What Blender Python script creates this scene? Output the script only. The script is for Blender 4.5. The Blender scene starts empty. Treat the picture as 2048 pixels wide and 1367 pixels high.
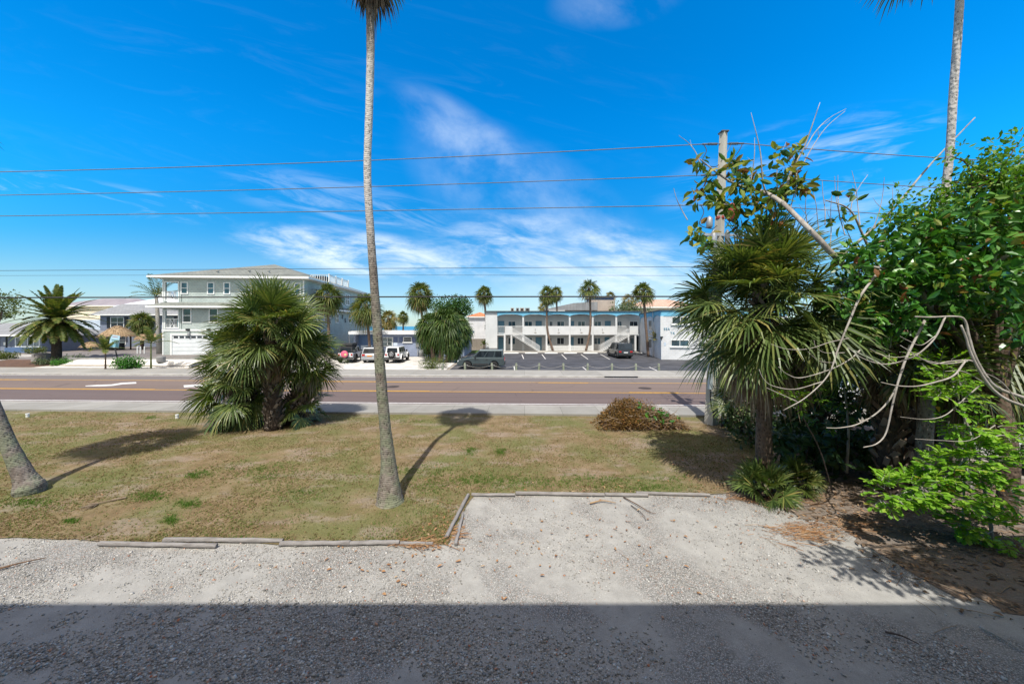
import bpy, bmesh, math, random
import numpy as np
from mathutils import Vector, Matrix
from mathutils.geometry import tessellate_polygon
R = math.radians
D = bpy.data
SC = bpy.context.scene
COL = SC.collection
F, HOR, CAMH = 707.0, 652.0, 4.1

# ------------------------------------------------------------------ camera
cd = D.cameras.new('camera'); cam = D.objects.new('camera', cd); COL.objects.link(cam)
cam.location = (0, 0, CAMH); cam.rotation_euler = (R(90), 0, 0)
cd.sensor_width = 36; cd.lens = 36 * F / 2048; cd.shift_y = -(683.5 - HOR) / 2048
cd.clip_start = .05; cd.clip_end = 20000
SC.camera = cam
# ------------------------------------------------------------------ light
SUN_EL = R(59.6); SUN_AZ = R(188.5)       # the sun stands behind the viewer, a little to the left
SUN_STRENGTH, SKY_STRENGTH = 4.8, .10
SC.view_settings.view_transform = 'Standard'; SC.view_settings.look = 'None'
SC.view_settings.exposure = 0.25; SC.view_settings.gamma = 1
try: SC.view_settings.use_curve_mapping = False
except Exception: pass
ld = D.lights.new('sun', 'SUN'); ld.energy = SUN_STRENGTH; ld.angle = R(.5); ld.color = (1, .955, .88)
sun = D.objects.new('sun', ld); COL.objects.link(sun)
sdir = Vector((math.sin(SUN_AZ) * math.cos(SUN_EL), math.cos(SUN_AZ) * math.cos(SUN_EL), math.sin(SUN_EL)))
sun.rotation_euler = sdir.to_track_quat('Z', 'Y').to_euler(); sun.location = (0, -20, 40)

def nd(nt, typ, ins=None, **props):
    n = nt.nodes.new(typ)
    for k, v in props.items(): setattr(n, k, v)
    for k, v in (ins or {}).items():
        if isinstance(v, bpy.types.NodeSocket): nt.links.new(v, n.inputs[k])
        else: n.inputs[k].default_value = v
    return n
def mth(nt, op, a, b=0.0, c=0.0, clamp=False):
    return nd(nt, 'ShaderNodeMath', {0: a, 1: b, 2: c}, operation=op, use_clamp=clamp).outputs[0]
def mixc(nt, f, a, b, blend='MIX'):
    n = nd(nt, 'ShaderNodeMix', data_type='RGBA', blend_type=blend)
    for k, v in ((0, f), (6, a), (7, b)):
        if isinstance(v, bpy.types.NodeSocket): nt.links.new(v, n.inputs[k])
        else: n.inputs[k].default_value = v if k == 0 or len(v) == 4 else (*v, 1)
    return n.outputs[2]
def ramp(nt, fac, stops, interp='LINEAR'):
    n = nt.nodes.new('ShaderNodeValToRGB'); n.color_ramp.interpolation = interp
    e = n.color_ramp.elements
    while len(e) < len(stops): e.new(.5)
    for q, (p, c) in zip(e, stops):
        q.position = p; q.color = (*c, 1) if len(c) == 3 else c
    nt.links.new(fac, n.inputs[0])
    return n.outputs[0]
def maprange(nt, v, a, b, c=0., d=1., smooth=True):
    n = nd(nt, 'ShaderNodeMapRange', {0: v, 1: a, 2: b, 3: c, 4: d}, interpolation_type='SMOOTHSTEP' if smooth else 'LINEAR')
    return n.outputs[0]

def build_world():
    w = D.worlds.new('World'); SC.world = w; w.use_nodes = True
    nt = w.node_tree; nt.nodes.clear()
    sky = nd(nt, 'ShaderNodeTexSky', sky_type='NISHITA', sun_disc=False, sun_elevation=SUN_EL, sun_rotation=SUN_AZ,
             altitude=0, air_density=1.0, dust_density=.25, ozone_density=3.0)
    g = nd(nt, 'ShaderNodeTexCoord').outputs['Generated']
    s = nd(nt, 'ShaderNodeSeparateXYZ', {0: g})
    x, y, z = s.outputs
    ys = mth(nt, 'MAXIMUM', y, .08)
    u = mth(nt, 'DIVIDE', x, ys); v = mth(nt, 'DIVIDE', z, ys)
    front = maprange(nt, y, .1, .5)
    # clear tropical air: a deep blue away from the sun; the unseen sky round it is brightened and warmed to fill shade
    hs = nd(nt, 'ShaderNodeHueSaturation', {'Hue': .492, 'Saturation': 1.45, 'Value': 1.0, 'Color': sky.outputs[0]}).outputs[0]
    tint = mixc(nt, maprange(nt, v, .02, .62), (.66, .90, 1.06, 1), (.30, 1.83, 2.12, 1))
    wide = maprange(nt, u, .25, 1.35, 1., 1.10)
    tint = mixc(nt, 1., tint, nd(nt, 'ShaderNodeCombineXYZ', {0: 1., 1: wide, 2: wide}).outputs[0], 'MULTIPLY')
    deep = mixc(nt, 1.0, hs, tint, 'MULTIPLY')
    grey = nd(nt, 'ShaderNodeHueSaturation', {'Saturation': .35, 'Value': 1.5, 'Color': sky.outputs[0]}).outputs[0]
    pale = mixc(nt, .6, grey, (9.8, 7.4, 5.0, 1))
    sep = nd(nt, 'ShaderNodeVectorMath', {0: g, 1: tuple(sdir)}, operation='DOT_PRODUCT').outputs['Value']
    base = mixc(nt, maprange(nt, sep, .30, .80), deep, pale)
    # wispy cirrus: fractal noise in sky-plane coordinates, held in a few soft banks
    def noise(su, sv, rot, scale, detail=9, rough=.62, dist=.6, off=0.):
        c, sn = math.cos(rot), math.sin(rot)
        a = mth(nt, 'ADD', mth(nt, 'MULTIPLY', u, c), mth(nt, 'MULTIPLY', v, sn))
        b = mth(nt, 'SUBTRACT', mth(nt, 'MULTIPLY', v, c), mth(nt, 'MULTIPLY', u, sn))
        vec = nd(nt, 'ShaderNodeCombineXYZ', {0: mth(nt, 'MULTIPLY', a, su), 1: mth(nt, 'MULTIPLY', b, sv), 2: off}).outputs[0]
        return nd(nt, 'ShaderNodeTexNoise', {'Vector': vec, 'Scale': scale, 'Detail': detail, 'Roughness': rough, 'Distortion': dist}).outputs[0]
    def bank(cu, cv, ru, rv, rot=0., soft=.0):
        c, sn = math.cos(rot), math.sin(rot)
        du = mth(nt, 'SUBTRACT', u, cu); dv = mth(nt, 'SUBTRACT', v, cv)
        a = mth(nt, 'DIVIDE', mth(nt, 'ADD', mth(nt, 'MULTIPLY', du, c), mth(nt, 'MULTIPLY', dv, sn)), ru)
        b = mth(nt, 'DIVIDE', mth(nt, 'SUBTRACT', mth(nt, 'MULTIPLY', dv, c), mth(nt, 'MULTIPLY', du, sn)), rv)
        r2 = mth(nt, 'ADD', mth(nt, 'MULTIPLY', a, a), mth(nt, 'MULTIPLY', b, b))
        return maprange(nt, r2, soft, 1., 1., 0.)
    n1 = noise(1., 3.4, R(-7), 4.6, 10, .64, .35); n2 = noise(1., 5.5, R(-14), 3.2, 10, .66, 1.0, 3.); n3 = noise(1., 1.5, R(-30), 3.4, 11, .60, .15, 7.)
    n4 = noise(1., 7., R(12), 2.6, 9, .6, .8, 11.)
    def veil(n, lo, hi, m, k): return mth(nt, 'MULTIPLY', mth(nt, 'MULTIPLY', maprange(nt, n, lo, hi), m), k)
    parts = [
        veil(n1, .33, .68, bank(-.44, .205, .42, .08, R(-8), .05), .92),
        veil(n3, .30, .80, bank(.08, .31, .50, .20, R(-34), .0), .31),
        veil(n1, .38, .74, bank(.18, .19, .50, .15, R(-8), .0), .70),
        veil(n2, .42, .70, bank(-.45, .34, .45, .09, R(-12), .0), .22),
        veil(n2, .44, .75, bank(-1.2, .37, .5, .05, R(-9), .1), .42),
        veil(n2, .42, .72, bank(.34, .17, .36, .09, R(-6), .05), .6),
        veil(n4, .45, .78, bank(.85, .45, .5, .16, R(14), .1), .45),
        veil(n3, .42, .75, bank(.30, .93, .22, .10, R(10), .0), .16),
        veil(n3, .40, .8, bank(-.12, .52, .30, .10, R(-35), .0), .34),
        veil(n4, .35, .75, bank(1.1, .30, .55, .12, R(10), .1), .4),
        mth(nt, 'MULTIPLY', bank(.30, .02, .55, .22, 0, 0.), .42),
        veil(n2, .48, .85, bank(-.6, .6, 1.4, .5, 0, 0.), .025),
    ]
    m = parts[0]
    for p in parts[1:]:
        m = mth(nt, 'SUBTRACT', mth(nt, 'ADD', m, p), mth(nt, 'MULTIPLY', m, p))
    m = mth(nt, 'MULTIPLY', m, front)
    # unseen cloud behind the viewer, added to make the fill light whiter
    rear = nd(nt, 'ShaderNodeTexNoise', {'Vector': g, 'Scale': 2.2, 'Detail': 7, 'Roughness': .6}).outputs[0]
    m2 = mth(nt, 'MULTIPLY', maprange(nt, rear, .40, .75), maprange(nt, y, .05, -.35, 0., .5))
    m = mth(nt, 'MAXIMUM', m, m2)
    low = maprange(nt, v, .0, .30, .28, .0)
    m = mth(nt, 'MAXIMUM', m, mth(nt, 'MULTIPLY', low, front))
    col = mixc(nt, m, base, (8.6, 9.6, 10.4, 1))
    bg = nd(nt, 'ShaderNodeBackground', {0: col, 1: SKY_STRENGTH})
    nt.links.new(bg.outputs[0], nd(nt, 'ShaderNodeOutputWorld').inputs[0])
build_world()

# ------------------------------------------------------------------ helpers
def P(px, py, d): return Vector(((px - 1024) / F * d, d, CAMH - (py - HOR) / F * d))
def G(px, py, z=0.):
    d = (CAMH - z) * F / (py - HOR)
    return Vector(((px - 1024) / F * d, d, z))
def sr(r, g, b, k=1.):
    f = lambda c: (c / 255 / 12.92 if c <= 10 else ((c / 255 + .055) / 1.055) ** 2.4) * k
    return (f(r), f(g), f(b))
def tag(o, label=None, cat=None, group=None, kind=None):
    if label: o['label'] = label
    if cat: o['category'] = cat
    if group: o['group'] = group
    if kind: o['kind'] = kind
    return o
def thing(name, label, cat, loc=(0, 0, 0), rz=0., group=None):
    o = D.objects.new(name, None); COL.objects.link(o); o.empty_display_size = .2
    o.location = loc; o.rotation_euler = (0, 0, rz)
    return tag(o, label, cat, group)
def copy_tree(o, parent=None):
    c = o.copy(); COL.objects.link(c)
    if parent: c.parent = parent
    for ch in list(o.children): copy_tree(ch, c)
    return c
ORD = 'first second third fourth fifth sixth seventh eighth ninth tenth eleventh twelfth'.split()

class MB:
    def __init__(s, T=None): s.v = []; s.f = []; s.T = T; s.m = []; s.cur = 0
    def pt(s, p):
        p = s.T(p) if s.T else p
        s.v.append((p[0], p[1], p[2])); return len(s.v) - 1
    def face(s, ids): s.f.append(tuple(ids)); s.m.append(s.cur)
    def poly(s, pts): s.face([s.pt(p) for p in pts])
    def box(s, a, b):
        (x0, y0, z0), (x1, y1, z1) = a, b
        i = [s.pt(p) for p in ((x0, y0, z0), (x1, y0, z0), (x1, y1, z0), (x0, y1, z0), (x0, y0, z1), (x1, y0, z1), (x1, y1, z1), (x0, y1, z1))]
        for q in ((0, 3, 2, 1), (4, 5, 6, 7), (0, 1, 5, 4), (1, 2, 6, 5), (2, 3, 7, 6), (3, 0, 4, 7)): s.face([i[k] for k in q])
        return s
    def beam(s, a, b, w, h, up=(0, 0, 1)):
        a, b = Vector(a), Vector(b); d = (b - a).normalized(); sd = d.cross(Vector(up))
        if sd.length < 1e-4: sd = d.cross(Vector((0, 1, 0)))
        sd.normalize(); n = sd.cross(d)
        c = [q + sd * (i * w / 2) + n * (j * h / 2) for q in (a, b) for i, j in ((-1, -1), (1, -1), (1, 1), (-1, 1))]
        i = [s.pt(p) for p in c]
        for q in ((0, 1, 2, 3), (7, 6, 5, 4), (0, 4, 5, 1), (1, 5, 6, 2), (2, 6, 7, 3), (3, 7, 4, 0)): s.face([i[k] for k in q])
        return s
    def prism(s, pts, y0, y1, ax=1):
        # polygon of (a, z) pairs pushed along y (ax=1), x (ax=0) or z (ax=2)
        mk = (lambda a, b, t: (t, a, b), lambda a, b, t: (a, t, b), lambda a, b, t: (a, b, t))[ax]
        n = len(pts); A = [s.pt(mk(a, b, y0)) for a, b in pts]; B = [s.pt(mk(a, b, y1)) for a, b in pts]
        s.face(A if ax != 1 else A[::1]); s.face(B[::-1])
        for k in range(n): s.face([A[k], B[k], B[(k + 1) % n], A[(k + 1) % n]])
        return s
    def tube(s, pts, rad, n=8, cap=True, wob=None, asp=1.):
        pts = [Vector(p) for p in pts]; rings = []
        ref = None
        for k, p in enumerate(pts):
            d = (pts[min(k + 1, len(pts) - 1)] - pts[max(k - 1, 0)]).normalized()
            if ref is None:
                ref = d.orthogonal().normalized()
            ref = (ref - d * ref.dot(d)).normalized(); bi = d.cross(ref)
            r = rad[k] if isinstance(rad, (list, tuple)) else rad
            ring = []
            for q in range(n):
                a = 2 * math.pi * q / n; rr = r * (1 + (wob() if wob else 0))
                ring.append(s.pt(p + ref * (math.cos(a) * rr) + bi * (math.sin(a) * rr * asp)))
            rings.append(ring)
        for A, B in zip(rings, rings[1:]):
            for q in range(n): s.face([A[q], A[(q + 1) % n], B[(q + 1) % n], B[q]])
        if cap: s.face(rings[0][::-1]); s.face(rings[-1])
        return s
    def lathe(s, prof, c=(0, 0, 0), n=20, ax=2, cap=True):
        mk = {2: lambda r, a, t: (c[0] + r * math.cos(a), c[1] + r * math.sin(a), c[2] + t),
              0: lambda r, a, t: (c[0] + t, c[1] + r * math.cos(a), c[2] + r * math.sin(a)),
              1: lambda r, a, t: (c[0] + r * math.cos(a), c[1] + t, c[2] + r * math.sin(a))}[ax]
        rings = [[s.pt(mk(r, 2 * math.pi * q / n, t)) for q in range(n)] for r, t in prof]
        for A, B in zip(rings, rings[1:]):
            for q in range(n): s.face([A[q], A[(q + 1) % n], B[(q + 1) % n], B[q]])
        if cap: s.face(rings[0][::-1]); s.face(rings[-1])
        return s
    def build(s, name, mats, parent=None, smooth=False, bevel=0):
        me = D.meshes.new(name); me.from_pydata(s.v, [], s.f)
        mats = mats if isinstance(mats, (list, tuple)) else [mats]
        for m in mats: me.materials.append(m)
        if len(mats) > 1: me.polygons.foreach_set('material_index', s.m)
        if smooth: me.polygons.foreach_set('use_smooth', [True] * len(s.f))
        if len(s.f) < 4000:
            bm = bmesh.new(); bm.from_mesh(me); bmesh.ops.recalc_face_normals(bm, faces=bm.faces); bm.to_mesh(me); bm.free()
        me.update()
        o = D.objects.new(name, me); COL.objects.link(o)
        if parent: o.parent = parent
        if bevel:
            b = o.modifiers.new('bevel', 'BEVEL'); b.width = bevel; b.segments = 2; b.limit_method = 'ANGLE'; b.angle_limit = R(35)
        return o

def npmesh(name, verts, faces_n, idx, mat, smooth=False):
    me = D.meshes.new(name); nv = len(verts); nl = len(idx); nf = len(faces_n)
    me.vertices.add(nv); me.vertices.foreach_set('co', np.asarray(verts, np.float32).ravel())
    me.loops.add(nl); me.loops.foreach_set('vertex_index', np.asarray(idx, np.int32).ravel())
    me.polygons.add(nf)
    st = np.concatenate(([0], np.cumsum(faces_n)[:-1])).astype(np.int32)
    me.polygons.foreach_set('loop_start', st); me.polygons.foreach_set('loop_total', np.asarray(faces_n, np.int32))
    if smooth: me.polygons.foreach_set('use_smooth', np.ones(nf, bool))
    me.update(calc_edges=True); me.validate()
    me.materials.append(mat)
    o = D.objects.new(name, me); COL.objects.link(o); return o

# ------------------------------------------------------------------ materials
MATS = {}
def newmat(name):
    m = D.materials.new(name); m.use_nodes = True; nt = m.node_tree; nt.nodes.clear()
    out = nd(nt, 'ShaderNodeOutputMaterial'); b = nd(nt, 'ShaderNodeBsdfPrincipled')
    nt.links.new(b.outputs[0], out.inputs[0]); MATS[name] = m
    return m, nt, b, out
def coords(nt, stretch=None, kind='Object'):
    c = nd(nt, 'ShaderNodeTexCoord').outputs[kind]
    if stretch: c = nd(nt, 'ShaderNodeMapping', {'Vector': c, 'Scale': stretch}).outputs[0]
    return c
def setb(nt, b, **kw):
    for k, v in kw.items():
        k = {'rough': 'Roughness', 'metal': 'Metallic', 'col': 'Base Color', 'spec': 'Specular IOR Level', 'normal': 'Normal', 'coat': 'Coat Weight'}[k]
        if isinstance(v, bpy.types.NodeSocket): nt.links.new(v, b.inputs[k])
        else: b.inputs[k].default_value = (*v, 1) if k == 'Base Color' and len(v) == 3 else v
def noise_of(nt, c, scale, detail=5, rough=.6, dist=0.):
    return nd(nt, 'ShaderNodeTexNoise', {'Vector': c, 'Scale': scale, 'Detail': detail, 'Roughness': rough, 'Distortion': dist}).outputs[0]
def bumpn(nt, h, strength=.4, dist=.02):
    return nd(nt, 'ShaderNodeBump', {'Height': h, 'Strength': strength, 'Distance': dist}).outputs[0]
def pm(name, c1, c2=None, scale=4., rough=.8, bump=0., bscale=40., bdist=.02, stretch=None, lo=.35, hi=.65, metal=0., spec=.3, coat=0.):
    m, nt, b, out = newmat(name); c = coords(nt, stretch)
    if c2 is None: c2 = tuple(q * .86 for q in c1)
    f = maprange(nt, noise_of(nt, c, scale), lo, hi)
    setb(nt, b, col=mixc(nt, f, c1, c2), rough=rough, metal=metal, spec=spec, coat=coat)
    if bump: setb(nt, b, normal=bumpn(nt, noise_of(nt, c, bscale, 4), bump, bdist))
    return m
def leafmat(name, stops, trans=.35, rough=.45, spec=.4):
    # colour differs from leaf to leaf
    m, nt, b, out = newmat(name)
    r = nd(nt, 'ShaderNodeNewGeometry').outputs['Random Per Island']
    c = ramp(nt, r, stops)
    setb(nt, b, col=c, rough=rough, spec=spec)
    tr = nd(nt, 'ShaderNodeBsdfTranslucent', {0: mixc(nt, 1., c, (1.5, 1.5, .55, 1), 'MULTIPLY')})
    mx = nd(nt, 'ShaderNodeMixShader', {0: trans, 1: b.outputs[0], 2: tr.outputs[0]})
    nt.links.new(mx.outputs[0], out.inputs[0])
    return m
def courses(name, c1, c2, mortar, bw, bh, rough=.8, msize=.012, bump=.4, axes='xz', bias=0., offset=.5):
    # rows of shingles, planks or blocks
    m, nt, b, out = newmat(name); c = coords(nt); s = nd(nt, 'ShaderNodeSeparateXYZ', {0: c})
    a = s.outputs['xyz'.index(axes[0])] if axes[0] in 'xyz' else None
    if axes[0] == 's': a = mth(nt, 'ADD', s.outputs[0], s.outputs[1])
    v = nd(nt, 'ShaderNodeCombineXYZ', {0: a, 1: s.outputs['xyz'.index(axes[1])]}).outputs[0]
    t = nd(nt, 'ShaderNodeTexBrick', {'Vector': v, 'Color1': (*c1, 1), 'Color2': (*c2, 1), 'Mortar': (*mortar, 1), 'Scale': 1., 'Mortar Size': msize, 'Brick Width': bw, 'Row Height': bh, 'Bias': bias}, offset=offset)
    f = maprange(nt, noise_of(nt, c, .8), .3, .7, .88, 1.06)
    vv = nd(nt, 'ShaderNodeCombineXYZ', {0: f, 1: f, 2: f}).outputs[0]
    setb(nt, b, col=mixc(nt, 1., t.outputs[0], vv, 'MULTIPLY'), rough=rough)
    setb(nt, b, normal=bumpn(nt, mth(nt, 'SUBTRACT', 1., t.outputs[1]), bump, .02))
    return m
M = MATS

# ---- ground materials
def gravel_mat():
    m, nt, b, out = newmat('shell gravel'); c = coords(nt)
    patch = maprange(nt, noise_of(nt, c, .55, 6, .6, .4), .46, .60)
    vor = nd(nt, 'ShaderNodeTexVoronoi', {'Vector': c, 'Scale': 62., 'Randomness': 1.})
    vd = vor.outputs['Distance']; vc = nd(nt, 'ShaderNodeSeparateXYZ', {0: vor.outputs['Color']}).outputs
    stone = ramp(nt, vc[0], [(0, (.22, .21, .19)), (.25, (.34, .33, .305)), (.6, (.43, .418, .39)), (.9, (.60, .58, .55)), (.985, (.46, .29, .2))])
    gap = maprange(nt, vd, .25, .62, 1., .45)
    stone = mixc(nt, 1., stone, nd(nt, 'ShaderNodeCombineXYZ', {0: gap, 1: gap, 2: gap}).outputs[0], 'MULTIPLY')
    fine = ramp(nt, noise_of(nt, c, 3., 8, .65), [(.3, (.28, .272, .252)), (.7, (.385, .373, .345))])
    grit = maprange(nt, noise_of(nt, c, 120., 3), .35, .65, .86, 1.08)
    fine = mixc(nt, 1., fine, nd(nt, 'ShaderNodeCombineXYZ', {0: grit, 1: grit, 2: grit}).outputs[0], 'MULTIPLY')
    col = mixc(nt, mth(nt, 'MULTIPLY', patch, .85), fine, stone)
    rust = maprange(nt, noise_of(nt, c, 2.1, 7, .7), .60, .80, 0., .35)
    col = mixc(nt, rust, col, (.36, .27, .20))
    setb(nt, b, col=col, rough=.95, spec=.15)
    h = mth(nt, 'ADD', mth(nt, 'MULTIPLY', mth(nt, 'SUBTRACT', 1., vd), patch), mth(nt, 'MULTIPLY', noise_of(nt, c, 60., 3), .3))
    setb(nt, b, normal=bumpn(nt, h, .55, .02))
def lawn_mat():
    m, nt, b, out = newmat('dry grass'); c = coords(nt)
    n1 = noise_of(nt, c, .38, 7, .62, .4); n2 = noise_of(nt, c, 1.7, 7, .65); n3 = noise_of(nt, c, 38., 4, .7)
    dry = ramp(nt, n2, [(.28, (.135, .098, .050)), (.5, (.215, .158, .088)), (.72, (.29, .22, .14))])
    col = mixc(nt, maprange(nt, n1, .41, .60, 0., .68), dry, (.13, .150, .052, 1))
    sand = maprange(nt, noise_of(nt, nd(nt, 'ShaderNodeMapping', {'Vector': c, 'Scale': (.6, 1.3, 1)}).outputs[0], .9, 8, .7), .50, .63)
    col = mixc(nt, mth(nt, 'MULTIPLY', sand, .55), col, (.31, .245, .20, 1))
    k = maprange(nt, n3, .25, .75, .62, 1.25)
    col = mixc(nt, 1., col, nd(nt, 'ShaderNodeCombineXYZ', {0: k, 1: k, 2: k}).outputs[0], 'MULTIPLY')
    setb(nt, b, col=col, rough=1., spec=.05, normal=bumpn(nt, n3, .7, .03))
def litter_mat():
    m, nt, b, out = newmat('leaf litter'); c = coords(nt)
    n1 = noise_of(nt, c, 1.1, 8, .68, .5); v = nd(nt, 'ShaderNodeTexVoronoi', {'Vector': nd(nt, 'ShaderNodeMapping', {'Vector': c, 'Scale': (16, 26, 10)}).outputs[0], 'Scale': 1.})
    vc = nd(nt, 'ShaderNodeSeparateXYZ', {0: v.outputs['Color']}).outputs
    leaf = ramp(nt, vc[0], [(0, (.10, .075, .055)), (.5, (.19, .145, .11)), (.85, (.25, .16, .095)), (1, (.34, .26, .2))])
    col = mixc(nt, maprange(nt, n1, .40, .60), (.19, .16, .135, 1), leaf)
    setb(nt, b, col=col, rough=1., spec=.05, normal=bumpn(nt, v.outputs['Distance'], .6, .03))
def road_mat():
    m, nt, b, out = newmat('road asphalt'); c = coords(nt); y = nd(nt, 'ShaderNodeSeparateXYZ', {0: c}).outputs[1]
    t = maprange(nt, y, 17.8, 28.6, 0, 1, False)
    col = ramp(nt, t, [(0, (.160, .126, .117)), (.10, (.160, .126, .117)), (.11, (.138, .104, .096)), (.37, (.142, .107, .099)), (.40, (.172, .130, .110)), (.72, (.176, .133, .114)), (.76, (.165, .144, .137)), (1, (.168, .148, .143))])
    st = nd(nt, 'ShaderNodeMapping', {'Vector': c, 'Scale': (.05, 2.6, 1)}).outputs[0]
    k = maprange(nt, noise_of(nt, st, 1.3, 6, .65), .3, .7, .88, 1.07)
    k = mth(nt, 'MULTIPLY', k, maprange(nt, noise_of(nt, c, 26., 4, .7), .3, .7, .93, 1.06))
    col = mixc(nt, 1., col, nd(nt, 'ShaderNodeCombineXYZ', {0: k, 1: k, 2: k}).outputs[0], 'MULTIPLY')
    seam = noise_of(nt, nd(nt, 'ShaderNodeMapping', {'Vector': c, 'Scale': (.02, 7., 1)}).outputs[0], 1.5, 3)
    col = mixc(nt, maprange(nt, seam, .66, .72, 0., .5), col, (.08, .065, .065, 1))
    cr = nd(nt, 'ShaderNodeTexVoronoi', {'Vector': nd(nt, 'ShaderNodeMapping', {'Vector': c, 'Scale': (.22, .5, 1)}).outputs[0], 'Scale': 1.}, feature='DISTANCE_TO_EDGE').outputs['Distance']
    crk = mth(nt, 'MULTIPLY', maprange(nt, cr, .012, .004, 0., .45), maprange(nt, noise_of(nt, c, .35, 4), .48, .58))
    col = mixc(nt, crk, col, (.06, .05, .048, 1))
    oil = mth(nt, 'MULTIPLY', maprange(nt, noise_of(nt, nd(nt, 'ShaderNodeMapping', {'Vector': c, 'Scale': (.12, 1.4, 1)}).outputs[0], 2.2, 6, .7), .58, .74), .35)
    col = mixc(nt, oil, col, (.085, .07, .066, 1))
    setb(nt, b, col=col, rough=.85, spec=.25, normal=bumpn(nt, noise_of(nt, c, 90., 3), .25, .01))
def slab_mat(name, c1, c2, pitch, ax=0, c0=0.):
    # concrete poured in slabs: narrow dark joints
    m, nt, b, out = newmat(name); c = coords(nt); x = nd(nt, 'ShaderNodeSeparateXYZ', {0: c}).outputs[ax]
    fr = mth(nt, 'FRACT', mth(nt, 'DIVIDE', x, pitch)); j = mth(nt, 'LESS_THAN', fr, .022 / pitch)
    n = noise_of(nt, c, .9, 8, .68, .3)
    cell = nd(nt, 'ShaderNodeTexWhiteNoise', {'W': mth(nt, 'FLOOR', mth(nt, 'DIVIDE', x, pitch))}, noise_dimensions='1D').outputs[0]
    k = maprange(nt, cell, 0., 1., .9, 1.05)
    col = mixc(nt, maprange(nt, n, .3, .7), c1, c2)
    col = mixc(nt, 1., col, nd(nt, 'ShaderNodeCombineXYZ', {0: k, 1: k, 2: k}).outputs[0], 'MULTIPLY')
    col = mixc(nt, mth(nt, 'MULTIPLY', j, .6), col, (.09, .085, .075, 1))
    setb(nt, b, col=col, rough=.9, spec=.2, normal=bumpn(nt, noise_of(nt, c, 70., 3), .2, .01))
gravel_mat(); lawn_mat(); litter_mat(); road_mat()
slab_mat('pavement', (.255, .245, .22), (.30, .29, .265), 1.75)
slab_mat('far pavement', (.27, .26, .235), (.315, .305, .285), 3.2)
pm('sandy soil', (.33, .30, .26), (.24, .21, .17), .6, .95, .4, 30)
pm('beach sand', (.60, .54, .44), (.52, .46, .37), .3, .95)
pm('lot asphalt', (.075, .076, .086), (.048, .049, .056), .55, .8, .3, 90, .01, lo=.4, hi=.6)
pm('drive asphalt', (.20, .178, .165), (.155, .14, .135), .5, .85, .3, 90, .01)
pm('pale shell', (.62, .60, .57), (.46, .44, .41), 1.2, .95, .5, 45)
pm('bright shell', (.74, .71, .66), (.60, .56, .50), 2.2, .95, .6, 30, .04)
pm('concrete', (.42, .405, .375), (.32, .305, .28), 1.5, .9, .3, 60, .01)
pm('grey concrete', (.26, .255, .25), (.20, .195, .19), 1.5, .9, .3, 60, .01)
pm('pole concrete', (.50, .475, .41), (.38, .36, .31), 1.4, .85, .3, 30, .01, stretch=(3, 3, .5))
pm('white paint', (.74, .74, .72), (.62, .62, .60), 3., .6)
pm('road white', (.66, .65, .63), (.50, .48, .46), 5., .7)
pm('road yellow', (.60, .33, .03), (.48, .25, .03), 5., .7)
pm('white trim', (.76, .77, .76), (.70, .71, .70), 2., .55)
pm('mulch', (.15, .085, .055), (.09, .055, .04), 5., 1., .7, 40, .03)
pm('lush grass', (.075, .14, .02), (.05, .09, .018), 3., .9, .6, 50)
def sea_mat():
    m, nt, b, out = newmat('sea water'); c = coords(nt)
    n = noise_of(nt, nd(nt, 'ShaderNodeMapping', {'Vector': c, 'Scale': (.01, .05, 1)}).outputs[0], 1., 5)
    setb(nt, b, col=mixc(nt, maprange(nt, n, .3, .7), (.008, .16, .30, 1), (.02, .24, .36, 1)), rough=.35, spec=.3)
sea_mat()

# ------------------------------------------------------------------ ground, road, water
def yr(y0, x): return y0 - .035 * x            # the road runs a little towards the viewer on the right
def sheet(name, pts, z, mat, thick=0., kind='structure'):
    mb = MB()
    if thick: mb.prism([(p[0], p[1]) for p in pts], z, z - thick, ax=2)
    else: mb.poly([(p[0], p[1], z) for p in pts])
    o = mb.build(name, mat); return tag(o, kind=kind)
def sstep(t): t = min(1, max(0, t)); return t * t * (3 - 2 * t)
def hgt(x, y):
    m = sstep((-23. - x) / 2.2)
    bank = sstep((y - 34.7 - .035 * -(x + 35)) / 2.4)
    ease = sstep((y - 35.5) / 11.)
    k = sstep((-45.5 - x) / 2.)
    return .6 * m * (bank * (1 - k) + ease * k)
mb = MB()
xs = (-4000, 4000); prof = [(-4000, -.05), (-60, -.05), (96, -.05), (118, -.9), (150, -3.), (9000, -12.)]
for (ya, za), (yb, zb) in zip(prof, prof[1:]): mb.poly([(xs[0], ya, za), (xs[1], ya, za), (xs[1], yb, zb), (xs[0], yb, zb)])
tag(mb.build('ground', M['sandy soil']), kind='structure')
sheet('beach', [(-300, 80), (300, 80), (300, 97), (-300, 97)], -.03, M['beach sand'])
sheet('sea', [(-9000, 112), (9000, 112), (9000, 9000), (-9000, 9000)], -.8, M['sea water'])
X0, X1 = -75., 60.
def band(name, a, b, z, mat, thick=0., x0=X0, x1=X1, n=1):
    return sheet(name, [(x0, yr(a, x0)), (x1, yr(a, x1)), (x1, yr(b, x1)), (x0, yr(b, x0))], z, mat, thick)
def band_straight(name, a, b, z, mat, thick=0., x0=X0, x1=X1):
    # built along its own axis, then turned to the road's direction
    mb = MB(); mb.box((x0, a, z - max(thick, .002)), (x1, b, z)) if thick else mb.poly([(x0, a, z), (x1, a, z), (x1, b, z), (x0, b, z)])
    o = mb.build(name, mat); o.rotation_euler = (0, 0, -math.atan(.035)); return tag(o, kind='structure')
band_straight('road', 17.82, 28.4, .0, M['road asphalt'])
band_straight('pavement', 16.2, 17.8, .10, M['pavement'], .16)
band_straight('kerb', 17.8, 17.95, .104, M['concrete'], .16)
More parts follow.
